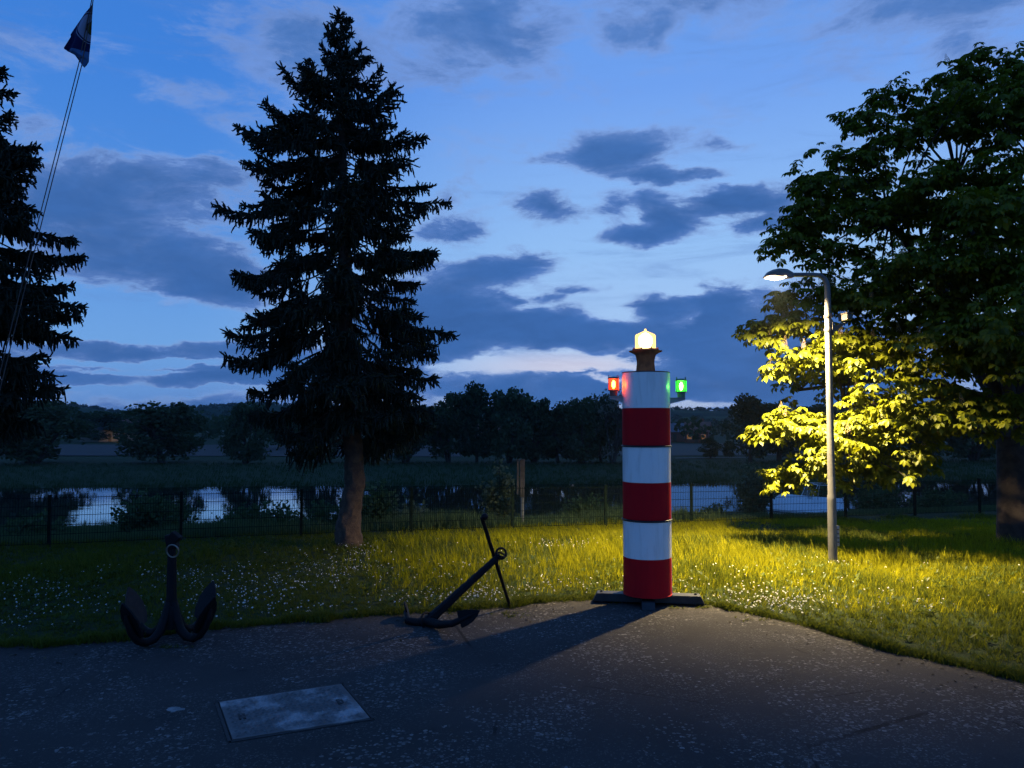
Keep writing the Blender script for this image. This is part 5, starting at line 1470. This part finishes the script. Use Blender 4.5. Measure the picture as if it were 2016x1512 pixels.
# ------------------------------------------------------------------ chequer-plate cover in the terrace
def cover():
    q = [G(432, 1386), G(672, 1350), G(728, 1417), G(458, 1460)]
    c = sum(q, Vector()) / 4
    ux = ((q[1] - q[0]) + (q[2] - q[3])).normalized(); uy = Vector((-ux.y, ux.x, 0))
    w = ((q[1] - q[0]).length + (q[2] - q[3]).length) / 2; h = (((q[3] - q[0]).length) + (q[2] - q[1]).length) / 2
    t = thing('access_cover', 'worn pale chequer-plate steel cover set in the asphalt', 'cover', (c.x, c.y, .006)); 
    loc = [p - c for p in q]
    m = bpy.data.materials.new('worn_chequer_plate'); m.use_nodes = True; n_ = NT(m.node_tree); b = n_.n['Principled BSDF']
    vec = n_.new('ShaderNodeTexCoord').outputs['Object']
    f = n_.smooth(n_.noise(vec, 3.2, 7, .62, .3), .44, .68)
    cc = n_.mix(f, (.095, .090, .088, 1), (.34, .33, .33, 1)); f2 = n_.smooth(n_.noise(vec, 9, 5, .6), .5, .7); cc = n_.mix(n_.m('MULTIPLY', f2, .5), cc, (.085, .08, .08, 1))
    n_.l.new(cc, b.inputs['Base Color']); b.inputs['Roughness'].default_value = .55; b.inputs['Metallic'].default_value = .25
    MB().plate([p + Vector((0, 0, .004)) for p in loc], (0, 0, 1), .012).build('plate', m, t)
    fr = MB(); DK = mat('cover_frame_steel', (.030, .030, .032), .6, .5)
    ctr = Vector((0, 0, 0))
    for i in range(4):
        a, b_ = loc[i], loc[(i + 1) % 4]; d = (b_ - a).normalized(); o = Vector((d.y, -d.x, 0))
        if o.dot((a + b_) / 2) < 0: o = -o
        fr.plate([a + o * .012 - d * .03, b_ + o * .012 + d * .03, b_ + o * .034 + d * .03, a + o * .034 - d * .03], (0, 0, 1), .012)
    fr.build('frame', DK, t)
    lug = []; n = 16
    tv = np.array([[-1, 0, 0], [0, -.32, 0], [1, 0, 0], [0, .32, 0], [-.5, 0, 1], [.5, 0, 1]]); tf = np.array([[0, 1, 4], [1, 5, 4], [1, 2, 5], [2, 3, 5], [3, 4, 5], [3, 0, 4]])
    Lp, Mp = [], []
    for i in range(n):
        for j in range(n):
            u, v = (i + .5) / n * .94 + .03, (j + .5) / n * .94 + .03
            p = loc[0].lerp(loc[1], u).lerp(loc[3].lerp(loc[2], u), v); a = R(45) if (i + j) % 2 else R(-45)
            ln = .036; cs, sn = math.cos(a) * ln, math.sin(a) * ln
            Lp.append([p.x, p.y, .0101]); Mp.append([[cs, -sn, 0], [sn, cs, 0], [0, 0, .011]])
    for u_ in (.12, .88):
        p = loc[0].lerp(loc[1], u_).lerp(loc[3].lerp(loc[2], u_), .5); MB().box((p.x, p.y, .0125), (.05, .11, .010), Matrix.Rotation(math.atan2(ux.y, ux.x), 3, 'Z')).build('lifting_slot', DK, t, bevel=.003)
    V, Fc = scatter(tv, tf, np.array(Mp), np.array(Lp)); o = link('tread_pattern', mesh_np('tread_pattern', V, Fc), m, t); o['kind'] = 'stuff'
cover()
# worn pale repair patch left of the cover
def patch():
    rs = np.random.RandomState(8); c = G(343, 1399); r = [(c.x + math.cos(a) * .075 * rs.uniform(.6, 1.2), c.y + math.sin(a) * .055 * rs.uniform(.6, 1.2), .0095) for a in np.linspace(0, 6.28, 18)[:-1]]
    o = MB().plate(r, (0, 0, 1), .006).build('repair_patch', mat('pale_concrete', (.26, .26, .26), .9, var=.5, scale=20, bump=.6))
    tag(o, 'small pale concrete patch in the asphalt left of the cover', None, kind='structure')
patch()

# ------------------------------------------------------------------ signal mast with flag (mast itself stands left of the frame)
FY = 10.0
def flag_and_mast():
    foot = P(-70, 1050, FY); foot.z = .0
    t = thing('signal_mast', 'white mast with yard and two thin halyards rising at the left edge', 'mast', foot)
    top = P(189, -40, FY) - foot
    WM = mat('mast_white_paint', (.70, .70, .70), .5, var=.1)
    MB().lathe([(.07, 0), (.06, 4), (.045, top.z + .6), (.05, top.z + .62), (.01, top.z + .7)], 14).build('pole', WM, t, smooth=True)
    MB().tube([(-1.9, 0, top.z + .02), (top.x + .12, 0, top.z + .02)], [.028, .028], 10).build('yard', WM, t, smooth=True)
    RP = mat('halyard_rope', (.10, .075, .07), .9)
    for (a, b_, dx) in (((183, 3), (161, 128), 0), ((180, 3), (155, 126), 1)):
        pa, pb = P(*a, FY) - foot, P(*b_, FY) - foot
        end = P(-66 - dx * 9, 1035, FY) - foot
        lp = [Vector((top.x - .02 * dx, 0, top.z)), pa, pb]
        mid = (pb + end) / 2 + Vector((-.012, 0, 0)); lp += [pb.lerp(mid, .5), mid, end]
        MB().tube(lp, .006, 6).build('halyard', RP, t)
    # flag
    fb = P(160, 60, FY)
    right = [(183, 7), (181.5, 25), (180, 45), (178, 66), (175.5, 88), (172.5, 108), (171, 118), (166, 125), (162, 129)]
    left = [(182.5, 7.5), (165, 27), (150, 47), (136, 66), (137, 70), (129.5, 82), (122, 93), (142, 102), (161.5, 129)]
    def lerp_path(pp, f):
        k = f * (len(pp) - 1); i = min(int(k), len(pp) - 2); g_ = k - i
        return np.array(pp[i]) * (1 - g_) + np.array(pp[i + 1]) * g_
    V, Fc = [], []; nu, nv = 18, 34
    for j in range(nv):
        for i in range(nu):
            f = j / (nv - 1); s_ = i / (nu - 1)
            px = lerp_path(right, f) * (1 - s_) + lerp_path(left, f) * s_
            dep = .05 * math.sin(s_ * 7 + f * 2.2) * min(1, f * 2.5) + .03 * math.sin(s_ * 13 - f * 5) * f + (.07 if f > .74 else 0) * math.sin(s_ * 3.1) * 1.0
            q = P(px[0], px[1], FY) - fb; V.append((q.x, dep * .8, q.z))
    for j in range(nv - 1):
        for i in range(nu - 1): a = j * nu + i; Fc.append((a, a + 1, a + 1 + nu, a + nu))
    m = bpy.data.materials.new('flag_cloth'); m.use_nodes = True; n_ = NT(m.node_tree); b = n_.n['Principled BSDF']
    vec = n_.new('ShaderNodeTexCoord').outputs['Object']
    c0 = P(181, 54, FY) - fb; sc = FY / F_PX
    dd = n_.v('LENGTH', n_.v('MULTIPLY', n_.v('SUBTRACT', vec, (c0.x, 0, c0.z)), (1.0, 0, .92)))
    dpx = n_.m('DIVIDE', dd, sc)
    col = n_.ramp(n_.m('DIVIDE', dpx, 40.0), [(0.0, (.012, .012, .022, 1)), (.13, (.10, .075, .02, 1)), (.25, (.10, .075, .02, 1)), (.29, (.010, .014, .04, 1)), (.33, (.22, .24, .34, 1)), (.62, (.22, .24, .34, 1)),
                                            (.645, (.008, .012, .06, 1)), (.70, (.008, .012, .06, 1)), (.715, (.22, .24, .34, 1)), (.755, (.008, .012, .06, 1))], 'CONSTANT')
    sp = n_.new('ShaderNodeSeparateXYZ'); n_.l.new(vec, sp.inputs[0])
    zl = (P(150, 99, FY) - fb).z
    lowf = n_.m('LESS_THAN', n_.m('ADD', sp.outputs[2], n_.m('MULTIPLY', sp.outputs[0], .12)), zl)
    col = n_.mix(lowf, col, (.05, .13, .28, 1))
    n_.l.new(col, b.inputs['Base Color']); b.inputs['Roughness'].default_value = .85; b.inputs['Specular IOR Level'].default_value = .1
    fo = link('flag', mesh_np('flag', np.array(V), np.array(Fc)), m, None, smooth=True, loc=fb)
    sl = fo.modifiers.new('cloth', 'SOLIDIFY'); sl.thickness = .003
    tag(fo, 'navy flag with a pale ring emblem hanging limp on the halyard', 'flag')
flag_and_mast()

# ------------------------------------------------------------------ evening air
def evening_haze():
    m = bpy.data.materials.new('evening_haze'); m.use_nodes = True
    t = NT(m.node_tree); t.n.clear()
    out = t.new('ShaderNodeOutputMaterial'); v = t.new('ShaderNodeVolumePrincipled')
    v.inputs['Color'].default_value = (.62, .74, .80, 1); v.inputs['Density'].default_value = 0.00014; v.inputs['Anisotropy'].default_value = 0.0
    t.l.new(v.outputs[0], out.inputs['Volume'])
    o = MB().box((0, 2500, 13.0), (8000, 6000, 40.0)).build('haze', m)
    tag(o, 'thin blue evening haze over the river valley', None, kind='stuff')
evening_haze()
